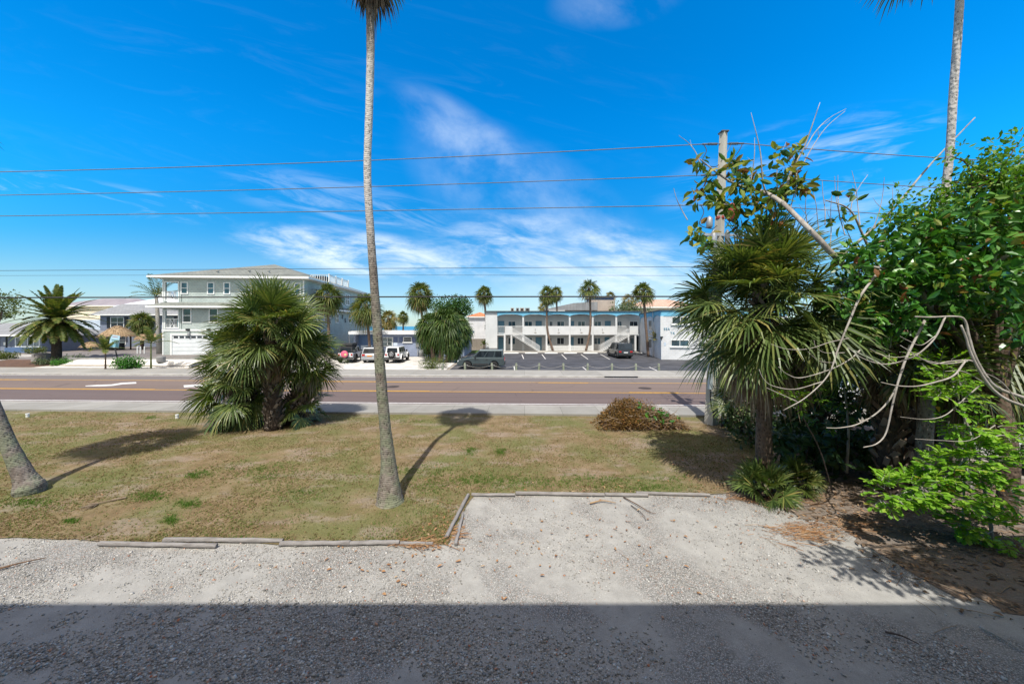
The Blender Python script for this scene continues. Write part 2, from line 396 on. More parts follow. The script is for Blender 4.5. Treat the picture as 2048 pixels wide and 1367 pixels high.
band_straight('far_kerb', 28.4, 28.9, .102, M['concrete'], .16)
band_straight('far_pavement', 28.9, 32.3, .10, M['far pavement'], .16)
band_straight('road_line', 18.58, 18.72, .005, M['road white'])
band_straight('road_line', 28.14, 28.26, .005, M['road white'])
for y in (22.0, 25.85): band_straight('centre_line', y - .07, y + .07, .005, M['road yellow'])
for y, segs in ((22.16, ((-36, -24), (-11, -6), (6.5, 9.5), (-58, -48))), (25.7, ((-19, -6), (1.0, 4.6), (-52, -38)))):
    for a, b in segs: band_straight('centre_line', y - .06, y + .06, .005, M['road yellow'], 0, a, b)
def flatpoly(name, px, z, mat): return tag(_fp(name, px, z, mat), kind='structure')
def _fp(name, px, z, mat):
    mb = MB(); mb.poly([G(a, b, z) for a, b in px]); return mb.build(name, mat)
flatpoly('road_arrow', [(171, 770.6), (197, 769), (222, 768.2), (243, 764.9), (272, 763.4), (273, 766.6), (245, 768), (224, 771.2), (200, 772.2), (171, 772)], .006, M['road white'])
flatpoly('road_arrow', [(367, 769.8), (400, 767.8), (430, 768), (470, 771), (470, 774), (430, 772.5), (400, 772.8), (368, 774.2)], .006, M['road white'])

# near ground: lawn, shell parking, litter under the trees
def wavy(pts, amp, step=.35, seed=1):
    rr = random.Random(seed); out = []
    for a, b in zip(pts, pts[1:] + pts[:1]):
        a, b = Vector((*a, 0)), Vector((*b, 0)); n = max(1, int((b - a).length / step))
        for k in range(n):
            p = a.lerp(b, k / n); out.append((p.x + rr.uniform(-amp, amp), p.y + rr.uniform(-amp, amp)))
    return out
sheet('gravel_drive', [(-30, -3), (18, -3), (18, 9.6), (-30, 9.6)], -.012, M['shell gravel'])
def lawn_front(x):     # y of the lawn's near edge
    return 6.72 + max(0, -5.2 - x) * .035 if x < -1.05 else 8.62
lw = [(-40, 8.0), (-12, 7.0), (-7.6, 6.72), (-1.20, 6.66), (-.95, 8.62), (5.1, 8.62), (6.2, 8.9), (7.2, 10.2), (9.5, 12.5), (12, 14.0), (13, 15.9), (8, 16.0), (-40, 17.7)]
def tri_sheet(name, pts, z, mat, bump=0.):
    tris = tessellate_polygon([[Vector((p[0], p[1], 0)) for p in pts]])
    me = D.meshes.new(name); me.from_pydata([(p[0], p[1], z) for p in pts], [], [tuple(q) for q in tris]); me.materials.append(mat)
    bm = bmesh.new(); bm.from_mesh(me)
    for f in bm.faces:
        f.normal_update()
        if f.normal.z < 0: f.normal_flip()
    bm.to_mesh(me); bm.free()
    o = D.objects.new(name, me); COL.objects.link(o); return tag(o, kind='structure')
tri_sheet('lawn', wavy(lw, .05, .4), .006, M['dry grass'])
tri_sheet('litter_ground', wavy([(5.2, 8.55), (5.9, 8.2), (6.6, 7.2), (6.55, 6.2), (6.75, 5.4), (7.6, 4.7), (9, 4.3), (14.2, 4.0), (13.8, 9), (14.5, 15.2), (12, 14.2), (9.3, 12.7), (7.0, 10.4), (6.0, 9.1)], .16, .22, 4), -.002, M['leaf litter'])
sheet('side_drive', [(14.0, 4.0), (60, 4.0), (60, 13.6), (15.5, 15.4)], -.004, M['concrete'])
# far side of the road
sheet('parking_lot', [(-5.9, 32.55), (48, 30.6), (48, 58), (-6.3, 53.5)], -.006, M['lot asphalt'])
sheet('shell_lot', [(-23.5, 33.2), (-6.2, 32.5), (-6.6, 47.6), (-24.5, 47.6)], -.008, M['pale shell'])
def terrain(name, x0, x1, y0f, y1f, mat, dz, nx=24, ny=14):
    mb = MB(); g = []
    for i in range(nx + 1):
        x = x0 + (x1 - x0) * i / nx; col = []
        for j in range(ny + 1):
            y = y0f(x) + (y1f(x) - y0f(x)) * j / ny; col.append(mb.pt((x, y, hgt(x, y) + dz)))
        g.append(col)
    for i in range(nx):
        for j in range(ny): mb.face((g[i][j], g[i + 1][j], g[i + 1][j + 1], g[i][j + 1]))
    return tag(mb.build(name, mat, smooth=True), kind='structure')
terrain('yard', -90, -22.4, lambda x: yr(32.25, x), lambda x: 80, M['sandy soil'], .0, 60, 60)
terrain('drive', -75, -24.6, lambda x: max(37.9 + .0 * x, 37.9) if x > -46.5 else 39.5, lambda x: 60, M['drive asphalt'], .012, 50, 40)
terrain('shell_bank', -47.5, -31.6, lambda x: yr(33.2, x), lambda x: 37.3, M['bright shell'], .014, 26, 14)
terrain('shell_bank', -28.3, -24.2, lambda x: yr(33.2, x), lambda x: 37.3, M['bright shell'], .014, 8, 14)
terrain('mulch_bed', -57.5, -47.9, lambda x: yr(33.4, x) + .3, lambda x: 40.5, M['mulch'], .016, 20, 14)
terrain('path', -74, -58, lambda x: yr(33.2, x) + 1.2, lambda x: 44.6, M['concrete'], .014, 20, 14)

# ------------------------------------------------------------------ plants
leafmat('palm green', [(0, (.042, .072, .018)), (.35, (.078, .125, .030)), (.7, (.13, .185, .048)), (.92, (.19, .21, .06)), (1, (.30, .25, .08))], .25, .42, .45)
leafmat('palm olive', [(0, (.045, .072, .014)), (.4, (.075, .11, .022)), (.8, (.12, .15, .032)), (1, (.28, .22, .07))], .28, .5, .3)
leafmat('clump green', [(0, (.030, .060, .014)), (.5, (.058, .105, .024)), (.9, (.095, .15, .034)), (1, (.2, .18, .06))], .28, .5, .3)
leafmat('palm yellowing', [(0, (.10, .12, .03)), (.5, (.19, .18, .05)), (1, (.30, .20, .07))], .3, .5)
leafmat('dead frond', [(0, (.15, .105, .07)), (.5, (.28, .21, .145)), (1, (.42, .34, .25))], .15, .8, .1)
leafmat('dark dead frond', [(0, (.075, .055, .04)), (.6, (.14, .105, .075)), (1, (.24, .185, .135))], .1, .85, .1)
leafmat('rubber leaf', [(0, (.03, .115, .016)), (.55, (.06, .20, .028)), (.88, (.13, .29, .045)), (.95, (.22, .25, .04)), (.98, (.18, .07, .025)), (1, (.24, .08, .03))], .22, .34, .5)
leafmat('rubber leaf sunburnt', [(0, (.03, .085, .014)), (.4, (.07, .15, .025)), (.66, (.17, .23, .035)), (.86, (.29, .28, .05)), (.95, (.18, .08, .03)), (1, (.22, .08, .035))], .28, .5, .3)
leafmat('small leaf', [(0, (.05, .14, .012)), (.5, (.095, .22, .02)), (.9, (.16, .31, .035)), (1, (.24, .27, .06))], .35, .5, .3)
leafmat('lime leaf', [(0, (.12, .28, .018)), (.5, (.18, .37, .028)), (.9, (.27, .45, .05)), (.985, (.34, .44, .06)), (1, (.46, .24, .04))], .35, .5, .3)
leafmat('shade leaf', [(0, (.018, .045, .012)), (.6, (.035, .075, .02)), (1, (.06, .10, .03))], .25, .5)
leafmat('deep leaf', [(0, (.02, .06, .012)), (.6, (.04, .105, .02)), (1, (.07, .15, .03))], .25, .5)
leafmat('shrub leaf', [(0, (.025, .11, .012)), (.5, (.045, .17, .02)), (1, (.09, .24, .03))], .3, .45)
leafmat('hedge leaf', [(0, (.045, .075, .012)), (.6, (.085, .115, .02)), (1, (.14, .16, .035))], .25, .5)
leafmat('dusty leaf', [(0, (.05, .085, .04)), (.6, (.09, .13, .06)), (1, (.15, .18, .09))], .2, .6)
leafmat('thatch', [(0, (.22, .15, .09)), (.5, (.36, .26, .16)), (1, (.50, .38, .25))], .05, .9, .1)
leafmat('brush twig', [(0, (.13, .09, .06)), (.5, (.24, .17, .11)), (1, (.38, .30, .22))], 0., .9, .1)
leafmat('brush leaf', [(0, (.09, .055, .02)), (.5, (.17, .105, .035)), (.85, (.24, .15, .05)), (1, (.30, .13, .05))], .2, .8, .1)
leafmat('fallen leaf', [(0, (.24, .12, .055)), (.6, (.36, .19, .085)), (1, (.44, .31, .18))], .1, .7)
def trunk_mat(name, c1, c2, moss=None, zs=16., bump=.5, pale=None):
    m, nt, b, out = newmat(name); c = coords(nt); z = nd(nt, 'ShaderNodeSeparateXYZ', {0: c}).outputs[2]
    n = noise_of(nt, nd(nt, 'ShaderNodeMapping', {'Vector': c, 'Scale': (5, 5, 2.2)}).outputs[0], 1.8, 7, .68)
    zz = mth(nt, 'ADD', mth(nt, 'MULTIPLY', z, zs), mth(nt, 'MULTIPLY', noise_of(nt, c, 3., 4), 1.6))
    ring = mth(nt, 'SINE', mth(nt, 'MULTIPLY', zz, 6.283))
    pit = nd(nt, 'ShaderNodeTexVoronoi', {'Vector': nd(nt, 'ShaderNodeMapping', {'Vector': c, 'Scale': (16, 16, 11)}).outputs[0], 'Scale': 1.}).outputs['Distance']
    col = mixc(nt, maprange(nt, n, .36, .66), c1, c2)
    if pale:
        zn = mth(nt, 'ADD', z, mth(nt, 'MULTIPLY', mth(nt, 'SUBTRACT', noise_of(nt, c, 1.6, 6, .7), .5), 1.8))
        band_ = mth(nt, 'MULTIPLY', maprange(nt, zn, pale[0] - 1.2, pale[0] + 1.), maprange(nt, zn, pale[1] + .8, pale[1] - .5))
        col = mixc(nt, mth(nt, 'MULTIPLY', band_, .9), col, pale[2])
    if moss:
        f = mth(nt, 'MULTIPLY', maprange(nt, noise_of(nt, c, 2.4, 6, .65), .42, .60), maprange(nt, z, moss[1], moss[1] * .35))
        col = mixc(nt, mth(nt, 'MULTIPLY', f, .8), col, moss[0])
    k = mth(nt, 'MULTIPLY', maprange(nt, ring, -1, 1, .93, 1.03), maprange(nt, pit, .05, .40, .36, 1.06))
    col = mixc(nt, 1., col, nd(nt, 'ShaderNodeCombineXYZ', {0: k, 1: k, 2: k}).outputs[0], 'MULTIPLY')
    h = mth(nt, 'ADD', mth(nt, 'MULTIPLY', ring, .10), mth(nt, 'ADD', mth(nt, 'MULTIPLY', n, 1.2), mth(nt, 'MULTIPLY', pit, .8)))
    setb(nt, b, col=col, rough=.95, spec=.1, normal=bumpn(nt, h, bump, .04))
trunk_mat('tall palm bark', (.25, .22, .19), (.15, .125, .105), ((.20, .22, .145), 7.), 24., .5, (6.4, 10.2, (.52, .49, .45)))
trunk_mat('grey palm bark', (.30, .275, .25), (.19, .17, .155), None, 8., .7, (6., 12., (.42, .40, .38)))
trunk_mat('leaning palm bark', (.235, .205, .185), (.15, .125, .11), ((.21, .235, .16), 2.8), 26., .5)
trunk_mat('brown bark', (.16, .115, .085), (.095, .068, .05), None, 9., .6)
trunk_mat('dark bark', (.085, .065, .05), (.05, .04, .032), None, 7., .7)
trunk_mat('far palm bark', (.20, .145, .115), (.125, .09, .07), None, 5., .4)
leafmat('boot', [(0, (.09, .075, .06)), (.5, (.18, .15, .125)), (1, (.30, .26, .225))], 0., .9, .1)
leafmat('brown boot', [(0, (.10, .07, .05)), (.5, (.20, .145, .105)), (1, (.32, .255, .20))], 0., .9, .1)
pm('limb bark', (.40, .375, .34), (.24, .215, .19), 6., .9, .5, 25, .02, stretch=(1, 1, .5))
pm('bare wood', (.47, .43, .385), (.30, .27, .235), 4., .9, .2, 30, .01)
pm('dark twig', (.13, .10, .08), (.08, .06, .05), 6., .9)
pm('green stem', (.20, .23, .07), (.13, .16, .05), 4., .6)

UP = Vector((0, 0, 1))
def dirv(az, el): return Vector((math.cos(az) * math.cos(el), math.sin(az) * math.cos(el), math.sin(el)))
def fan(mb, base, az, el, Lp, Lb, nseg, spread, droop, w, rng, fold=.35, stem=True, sag=.25):
    # one fan frond: stalk, then blade strips spread round the stalk's end
    d0 = dirv(az, el); p1 = base + d0 * Lp * .55; e = (d0 - UP * sag).normalized(); hub = p1 + e * Lp * .45
    if stem: mb.tube([base, p1, hub], [.022, .016, .010], 3, False)
    s = e.cross(UP)
    if s.length < .05: s = Vector((-math.sin(az), math.cos(az), 0))
    s.normalize(); n = s.cross(e).normalized()
    if n.z < 0: n = -n
    tw = rng.uniform(-1.1, 1.1); s, n = s * math.cos(tw) + n * math.sin(tw), n * math.cos(tw) - s * math.sin(tw)
    for k in range(nseg):
        a = -spread + 2 * spread * (k + rng.uniform(.2, .8)) / nseg
        dk = (e * math.cos(a) + s * math.sin(a) + n * (fold * abs(math.sin(a)) * .6 + rng.uniform(-.06, .06))).normalized()
        l = Lb * (.72 + .28 * math.cos(a * .62)) * rng.uniform(.86, 1.08)
        wd = dk.cross(n + s * rng.uniform(-.35, .35)).normalized()
        dr = droop * rng.uniform(.6, 1.4)
        q1 = hub + dk * l * .42 - UP * (dr * .10 * l); q2 = hub + dk * l * .76 - UP * (dr * .36 * l); q3 = hub + dk * l * .95 - UP * (dr * .74 * l)
        h0 = hub + dk * (.02 * l)
        i = [mb.pt(h0 - wd * w * .2), mb.pt(h0 + wd * w * .2), mb.pt(q1 - wd * w * .5), mb.pt(q1 + wd * w * .5), mb.pt(q2 - wd * w * .36), mb.pt(q2 + wd * w * .36), mb.pt(q3)]
        mb.face((i[0], i[1], i[3], i[2])); mb.face((i[2], i[3], i[5], i[4])); mb.face((i[4], i[5], i[6]))
def fan_crown(c, nf, Lp, Lb, nseg, w, rng, emin=-45, emax=80, droop=.55, stretch=1., spread=2.0, az0=0., azs=None, power=.8):
    mb = MB()
    for k in range(nf):
        az = az0 + k * 2.39996 + rng.uniform(-.2, .2)
        if azs: az = azs[0] + (azs[1] - azs[0]) * rng.random()
        t = ((k + .5) / nf) ** power; el = R(emax + (emin - emax) * t + rng.uniform(-8, 8))
        lp = Lp * rng.uniform(.8, 1.15) * (1 - .15 * (1 - t))
        fan(mb, Vector(c) + Vector((rng.uniform(-.06, .06), rng.uniform(-.06, .06), -.25 * t * stretch)), az, el, lp, Lb * rng.uniform(.85, 1.1), nseg, spread, droop * (.7 + .6 * t), w, rng)
    return mb
def skirt(c, nf, Lp, Lb, nseg, w, rng, emin=-78, emax=-45, drop=.5, spread=1.0):
    mb = MB()
    for k in range(nf):
        az = k * 2.39996 + rng.uniform(-.3, .3); el = R(rng.uniform(emin, emax))
        fan(mb, Vector(c) - UP * rng.uniform(0, drop), az, el, Lp * rng.uniform(.7, 1.2), Lb * rng.uniform(.7, 1.1), nseg, spread, 1.1, w, rng, sag=.6)
    return mb
def pinnate(mb, base, az, el, L, nl, ll, w, rng, sag=.9, stem=.03, vee=.35):
    d0 = dirv(az, el); pts = []; p = Vector(base); d = d0.copy(); n = 9
    for k in range(n + 1):
        pts.append(p.copy()); p = p + d * (L / n); d = (d - UP * (sag * (.5 + k / n) / n)).normalized()
    mb.tube(pts, [stem * (1 - .8 * k / n) for k in range(n + 1)], 3, False)
    for k in range(nl):
        t = .12 + .88 * k / nl; q = t * n; i = min(int(q), n - 1); b = pts[i].lerp(pts[i + 1], q - i); f = (pts[i + 1] - pts[i]).normalized()
        s = f.cross(UP); s = s.normalized() if s.length > .05 else Vector((1, 0, 0)); up = s.cross(f)
        l = ll * (math.sin(math.pi * (.12 + .86 * t)) ** .6) * rng.uniform(.85, 1.1)
        for sg in (-1, 1):
            dk = (s * sg + f * .65 + up * vee + Vector((rng.uniform(-.1, .1),) * 3)).normalized(); wd = f
            a, e = b + dk * l * .5 - UP * .04 * l, b + dk * l - UP * .22 * l
            j = [mb.pt(b - wd * w * .3), mb.pt(b + wd * w * .3), mb.pt(a + wd * w * .5), mb.pt(a - wd * w * .5), mb.pt(e)]
            mb.face((j[0], j[1], j[2], j[3])); mb.face((j[3], j[2], j[4]))
def leaf(mb, p, d, n, l, w, cup=.15, obov=0.):
    s = d.cross(n); s = s.normalized() if s.length > .01 else d.orthogonal().normalized(); n = s.cross(d).normalized()
    a, b_ = (.36, .72) if obov < .5 else (.5, .84)
    w1, w2 = (w * .48, w * .40) if obov < .5 else (w * .36, w * .46)
    i = [mb.pt(p), mb.pt(p + d * l * a - s * w1 + n * cup * w), mb.pt(p + d * l * a), mb.pt(p + d * l * a + s * w1 + n * cup * w),
         mb.pt(p + d * l * b_ - s * w2 + n * cup * w - n * .03 * l), mb.pt(p + d * l * b_ - n * .03 * l), mb.pt(p + d * l * b_ + s * w2 + n * cup * w - n * .03 * l), mb.pt(p + d * l - n * .1 * l)]
    for f in ((0, 2, 1), (0, 3, 2), (1, 2, 5, 4), (2, 3, 6, 5), (4, 5, 7), (5, 6, 7)): mb.face([i[q] for q in f])
def leafquad(mb, p, d, n, l, w):
    s = d.cross(n); s = s.normalized() if s.length > .01 else d.orthogonal().normalized()
    i = [mb.pt(p), mb.pt(p + d * l * .5 - s * w * .5), mb.pt(p + d * l), mb.pt(p + d * l * .5 + s * w * .5)]
    mb.face((i[0], i[3], i[2], i[1]))
def rvec(rng):
    while True:
        v = Vector((rng.uniform(-1, 1), rng.uniform(-1, 1), rng.uniform(-1, 1)))
        if .05 < v.length < 1: return v.normalized()
def cluster(mb, c, r, n, l, w, rng, big=True, upb=.5, obov=0., twig=None):
    # a spray of leaves round a twig tip
    for k in range(n):
        o = rvec(rng); p = c + o * r * rng.random() ** .5
        d = (o + rvec(rng) * .5 - UP * .25).normalized(); nn = (UP * upb + o * .4 + rvec(rng) * .6).normalized()
        (leaf(mb, p, d, nn, l * rng.uniform(.7, 1.2), w * rng.uniform(.8, 1.15), rng.uniform(.05, .3), obov) if big else leafquad(mb, p, d, nn, l * rng.uniform(.7, 1.25), w * rng.uniform(.8, 1.2)))
def mass(blobs, nclump, nleaf, l, w, rng, cr=.3, big=False, shell=.55, obov=0., upb=.5):
    # clumps spread through several ellipsoids, thicker towards their outer shell
    mb = MB(); tips = []
    vol = [b[1][0] * b[1][1] * b[1][2] for b in blobs]
    for k in range(nclump):
        c, r = rng.choices(blobs, vol)[0]; o = rvec(rng); t = shell + (1 - shell) * rng.random() if rng.random() < .8 else rng.random()
        p = Vector((c[0] + o.x * r[0] * t, c[1] + o.y * r[1] * t, c[2] + o.z * r[2] * t)); tips.append(p)
        cluster(mb, p, cr * rng.uniform(.6, 1.3), int(nleaf * rng.uniform(.6, 1.4)), l, w, rng, big, upb, obov)
    return mb, tips
def curve(pts, n=8):
    # smooth points through a few given ones
    pts = [Vector(p) for p in pts]; q = [pts[0] * 2 - pts[1]] + pts + [pts[-1] * 2 - pts[-2]]; out = []
    for k in range(1, len(q) - 2):
        for j in range(n):
            t = j / n; a, b, c, d = q[k - 1:k + 3]
            out.append(.5 * ((2 * b) + (c - a) * t + (2 * a - 5 * b + 4 * c - d) * t * t + (3 * b - a - 3 * c + d) * t ** 3))
    return out + [pts[-1]]
def taper(r0, r1, n): return [r0 + (r1 - r0) * k / (n - 1) for k in range(n)]
def boots(mb, pts, rad, n, l, w, rng, out=.55):
    # crossing stubs of old leaf stalks up a sabal trunk
    for k in range(n):
        t = (k + rng.random() * .6) / n; q = t * (len(pts) - 1); i = min(int(q), len(pts) - 2); c = Vector(pts[i]).lerp(Vector(pts[i + 1]), q - i)
        r = rad[i] if isinstance(rad, (list, tuple)) else rad; az = k * 2.39996 + rng.uniform(-.15, .15); o = dirv(az, 0); s = Vector((-o.y, o.x, 0)); lean = .55 * (1 if k % 2 else -1)
        b = c + o * r * .92; d = (UP + o * out + s * lean + rvec(rng) * .12).normalized(); L = l * rng.uniform(.7, 1.2)
        mb.beam(b - d * L * .25, b + d * L * .8, w * rng.uniform(.8, 1.2), .035, o)

rng = random.Random(11)
def prand(amp): return lambda: rng.uniform(-amp, amp)

# --- tall palm in the middle of the lawn
def tall_palm(label, base, pts, rads, bark, crown_at, nf, Lb, seed, skirt_n=26, group=None):
    rg = random.Random(seed); t = thing('tall_palm', label, 'palm tree', base, 0, group); b = Vector(base)
    cp = curve([Vector(p) - b for p in pts], 10); nn = len(cp); rr = []
    for k in range(nn):
        q = k / (nn - 1) * (len(rads) - 1); i = min(int(q), len(rads) - 2); rr.append(rads[i] + (rads[i + 1] - rads[i]) * (q - i))
    MB().tube(cp, rr, 18, True, lambda: rg.uniform(-.035, .035)).build('trunk', M[bark], t, True)
    c = Vector(crown_at) - b
    fan_crown(c, nf, Lb * .95, Lb, 34, .05, rg, -28, 85, .35).build('crown', M['palm green'], t)
    if skirt_n: skirt(c - UP * .82, skirt_n, .35, .55, 16, .04, rg, -82, -50, .4).build('dead_frond_skirt', M['dark dead frond'], t)
    return t
tb = G(780, 1003); e = lambda px, py, dy=0: P(px, py, tb.y + dy)
tall_palm('tall slender palm in the middle of the lawn, its foot flared and mossy', tuple(tb),
          [G(780, 1008, -.05), e(779, 985), e(777, 930), e(771, 860), e(762, 760), e(752, 620), e(742, 480), e(735, 350), e(738, 230), e(741, 120), e(741, 30), e(743, -150)],
          [.33, .275, .175, .128, .12, .10, .088, .084, .084, .088, .095, .095], 'tall palm bark', e(743, -160), 40, .78, 3)
# --- leaning palm at the left edge
lb = G(60, 985)
tall_palm('leaning palm at the left edge of the lawn with a swollen root base', tuple(lb),
          [lb + Vector((0, 0, -.05)), lb + Vector((-.02, 0, .14)), lb + Vector((-.13, -.02, .45)), lb + Vector((-.42, -.1, 1.3)), lb + Vector((-.75, -.22, 2.6)), lb + Vector((-1.15, -.5, 4.6)), lb + Vector((-1.6, -1.0, 7)), lb + Vector((-2.0, -1.45, 9.0))],
          [.25, .275, .185, .14, .115, .105, .095, .09], 'leaning palm bark', lb + Vector((-2.0, -1.45, 9.2)), 40, 1.0, 5)
# --- grey palm at the right edge
gb = G(1845, 1003); e = lambda px, py, dy=0: P(px, py, gb.y + dy)
tall_palm('tall grey palm rising behind the leafy tree at the right edge', tuple(gb),
          [gb + Vector((0, 0, -.05)), e(1848, 900), e(1856, 760), e(1868, 600), e(1884, 440), e(1899, 310), e(1907, 180), e(1916, 60), e(1921, -40), e(1926, -195)],
          [.16, .142, .135, .11, .082, .072, .073, .071, .068, .068], 'grey palm bark', e(1927, -232), 46, 1.08, 8, 0)

# --- clump of sabal palms on the left of the lawn
def sabal(label, base, h, crown_z, r, seed, nf=60, nseg=34, trunk_r=.22, boot=True, w=.045, emin=-48, emax=82, dead=26, bark='dark bark', bootm='boot', green='palm green', lean=(0, 0), name='sabal_palm', group=None, deadm='dead frond', deadl=.8, stretch=1.6, droop=.26, dspread=1.0, lpk=.50, lbk=.54):
    rg = random.Random(seed); t = thing(name, label, 'palm tree', tuple(base), 0, group)
    cp = curve([(0, 0, -.05), (lean[0] * .4, lean[1] * .4, h * .5), (lean[0], lean[1], h)], 7)
    MB().tube(cp, taper(trunk_r * 1.15, trunk_r * .9, len(cp)), 12, True, lambda: rg.uniform(-.06, .06)).build('trunk', M[bark], t, True)
    if boot:
        mb = MB(); boots(mb, cp, trunk_r, int(h * 36), .32, .10, rg); mb.build('leaf_stubs', M[bootm], t)
    c = Vector((lean[0], lean[1], crown_z))
    m_ = fan_crown(c, nf, r * lpk, r * lbk, nseg, w, rg, emin, emax, droop, stretch)
    for q in range(nf // 3): fan(m_, c + rvec(rg) * .1, q * 2.4, R(rg.uniform(-10, 85)), r * .14, r * .42, nseg, 2.0, droop, w, rg)
    m_.build('crown', M[green], t)
    m_ = MB(); boots(m_, [c - UP * r * .35, c + UP * .1], trunk_r * 1.2, 40, .4, .07, rg); m_.build('stalk_bases', M[bootm], t)
    if dead: skirt(c - UP * .35, dead, r * .30, r * .42 * deadl, max(10, nseg // 2), w, rg, -80, -35, r * .25, dspread).build('dead_frond_skirt', M[deadm], t)
    return t
cb = G(547, 858)
sabal('large bushy sabal palm with criss-cross leaf stubs on the lawn by the pavement', cb, 3.5, 4.25, 2.35, 21, 50, 38, .27, True, .046, -32, 84, 18, deadl=.7)
sabal('second head of the sabal clump, leaning out to the left of the bushy one', G(512, 850), 2.3, 3.0, 1.9, 24, 34, 36, .22, True, .044, -40, 70, 14, lean=(-.65, .2), deadl=.8)
sabal('third head of the sabal clump, leaning out to the right of the bushy one', G(575, 848), 2.3, 3.05, 1.75, 25, 30, 36, .2, True, .044, -35, 70, 14, lean=(.65, .2), deadl=.8)
sabal('squat sabal palm crouching low against the left of the bushy one', G(508, 852), 1.45, 1.65, 1.8, 22, 22, 34, .22, True, .05, -55, 40, 8, lean=(-.6, -.1), droop=.6)
sabal('small sabal with one drooping tuft right of the bushy palm', G(590, 848), .85, 1.15, 1.25, 23, 12, 30, .12, True, .045, -40, 50, 8, lean=(.35, .1))
# --- sabal palm beside the utility pole
sb = G(1528, 986)
sabal('round-headed sabal palm with a thick brown dead skirt near the utility pole', sb, 4.45, 5.0, 2.25, 31, 76, 36, .16, False, .044, -40, 82, 110, 'brown bark', green='palm green', deadl=1.0, stretch=2.2, droop=.34, lpk=.60, lbk=.47)
# --- sabals in the thicket on the right
sabal('sabal palm wrapped in leaf stubs in the dark thicket', G(1780, 984), 2.6, 3.75, 1.9, 33, 32, 30, .23, True, .042, -18, 80, 26, 'dark bark', 'brown boot', 'palm green', deadl=.55, deadm='dead frond')
sabal('second stubbed sabal trunk close behind the first in the thicket', G(1814, 970), 3.0, 4.05, 1.9, 34, 30, 28, .20, True, .042, -18, 80, 24, 'dark bark', 'boot', 'palm green', deadl=.55, deadm='dead frond')
sabal('sabal palm with long hanging fronds at the right edge', G(1962, 985) + Vector((.2, .6, 0)), 3.4, 4.5, 2.5, 35, 52, 32, .17, False, .046, -70, 70, 44, 'dark bark', green='palm green', deadl=1.3, droop=.7, stretch=2.2)
sabal('low fan palm growing beside the road behind the pole', (8.75, 13.6, 0), 1.3, 1.75, 1.25, 36, 22, 26, .10, False, .04, -45, 70, 8, 'dark bark', green='palm green')
def palmetto(label, base, r, seed, nf=22, name='saw_palmetto', mat='palm olive'):
    rg = random.Random(seed); t = thing(name, label, 'palm shrub', tuple(base))
    fan_crown((0, 0, .25), nf, r * .55, r * .62, 24, .032, rg, 12, 85, .18, .5).build('fronds', M[mat], t)
    skirt((0, 0, .35), 7, r * .3, r * .4, 14, .03, rg, -40, -10, .2).build('dead_fronds', M['dead frond'], t)
    MB().tube([(0, 0, -.05), (.03, .02, .3)], [.09, .06], 8).build('stem', M['dark bark'], t, True)
    return t
palmetto('spiky saw palmetto at the foot of the round-headed sabal', G(1528, 995), .78, 41, 30, mat='palm green')
palmetto('smaller palmetto half in shade right of the spiky one', G(1592, 978), .65, 42, 16)

# --- rubber tree: limbs, leaves, bare branches
t = thing('rubber_tree', 'large rubber tree with glossy leaves and bleached bare branches over the drive', 'tree', (11.4, 9.0, 0)); b0 = Vector((11.4, 9.0, 0))
def L(*a): return P(*a) - b0
mb = MB()
def limb(pts, r0, r1, n=9, sub=6, tgt=None):
    c = curve(pts, sub); (tgt or mb).tube(c, taper(r0, r1, len(c)), n, True, prand(.05)); return c
limb([(0, 0, -.1), (-.2, 0, 1.2), (-.35, .1, 2.4), L(1890, 700, 9.3), L(1790, 600, 9.2)], .26, .11)
limb([L(1790, 600, 8.6), L(1720, 555, 7.6), L(1675, 518, 7.2), L(1620, 460, 7.3), L(1568, 408, 8.0)], .066, .046)
limb([L(1568, 408, 8.0), L(1530, 385, 8.7), L(1480, 372, 8.7), L(1440, 350, 8.7), L(1400, 318, 8.7)], .055, .012, 6)
limb([L(1568, 408, 8.7), L(1580, 350, 8.6), L(1610, 290, 8.6), L(1640, 205, 8.5)], .04, .006, 6)
limb([L(1568, 408, 8.7), L(1530, 380, 8.6), L(1520, 300, 8.5), L(1502, 225, 8.5)], .03, .005, 6)
limb([L(1675, 518, 8.9), L(1720, 480, 8.9), L(1780, 425, 8.9), L(1860, 330, 8.9), L(1950, 235, 8.8)], .045, .012, 6)
limb([L(1890, 700, 9.3), L(1860, 610, 7.6), L(1800, 550, 7.1), L(1730, 530, 7.1)], .07, .02, 6)
limb([L(1890, 700, 9.3), L(1930, 600, 7.4), L(2000, 520, 6.8), L(2060, 500, 6.6)], .07, .02, 6)
limb([L(1890, 700, 9.3), L(1960, 640, 8.9), L(2020, 590, 8.6), L(2100, 540, 8.4)], .12, .05, 7)
limb([L(1860, 560, 9.0), L(1930, 480, 8.7), L(2000, 400, 8.5), L(2046, 310, 8.4)], .045, .012, 6)
limb([L(1790, 600, 9.2), L(1860, 530, 8.8), L(1940, 470, 8.5), L(2060, 385, 8.3)], .06, .02, 6)
limb([L(1790, 600, 9.2), L(1760, 540, 9.), L(1730, 480, 8.9), L(1700, 420, 8.8), L(1650, 400, 8.8)], .045, .012, 6)
mb.build('trunk', M['limb bark'], t, True)
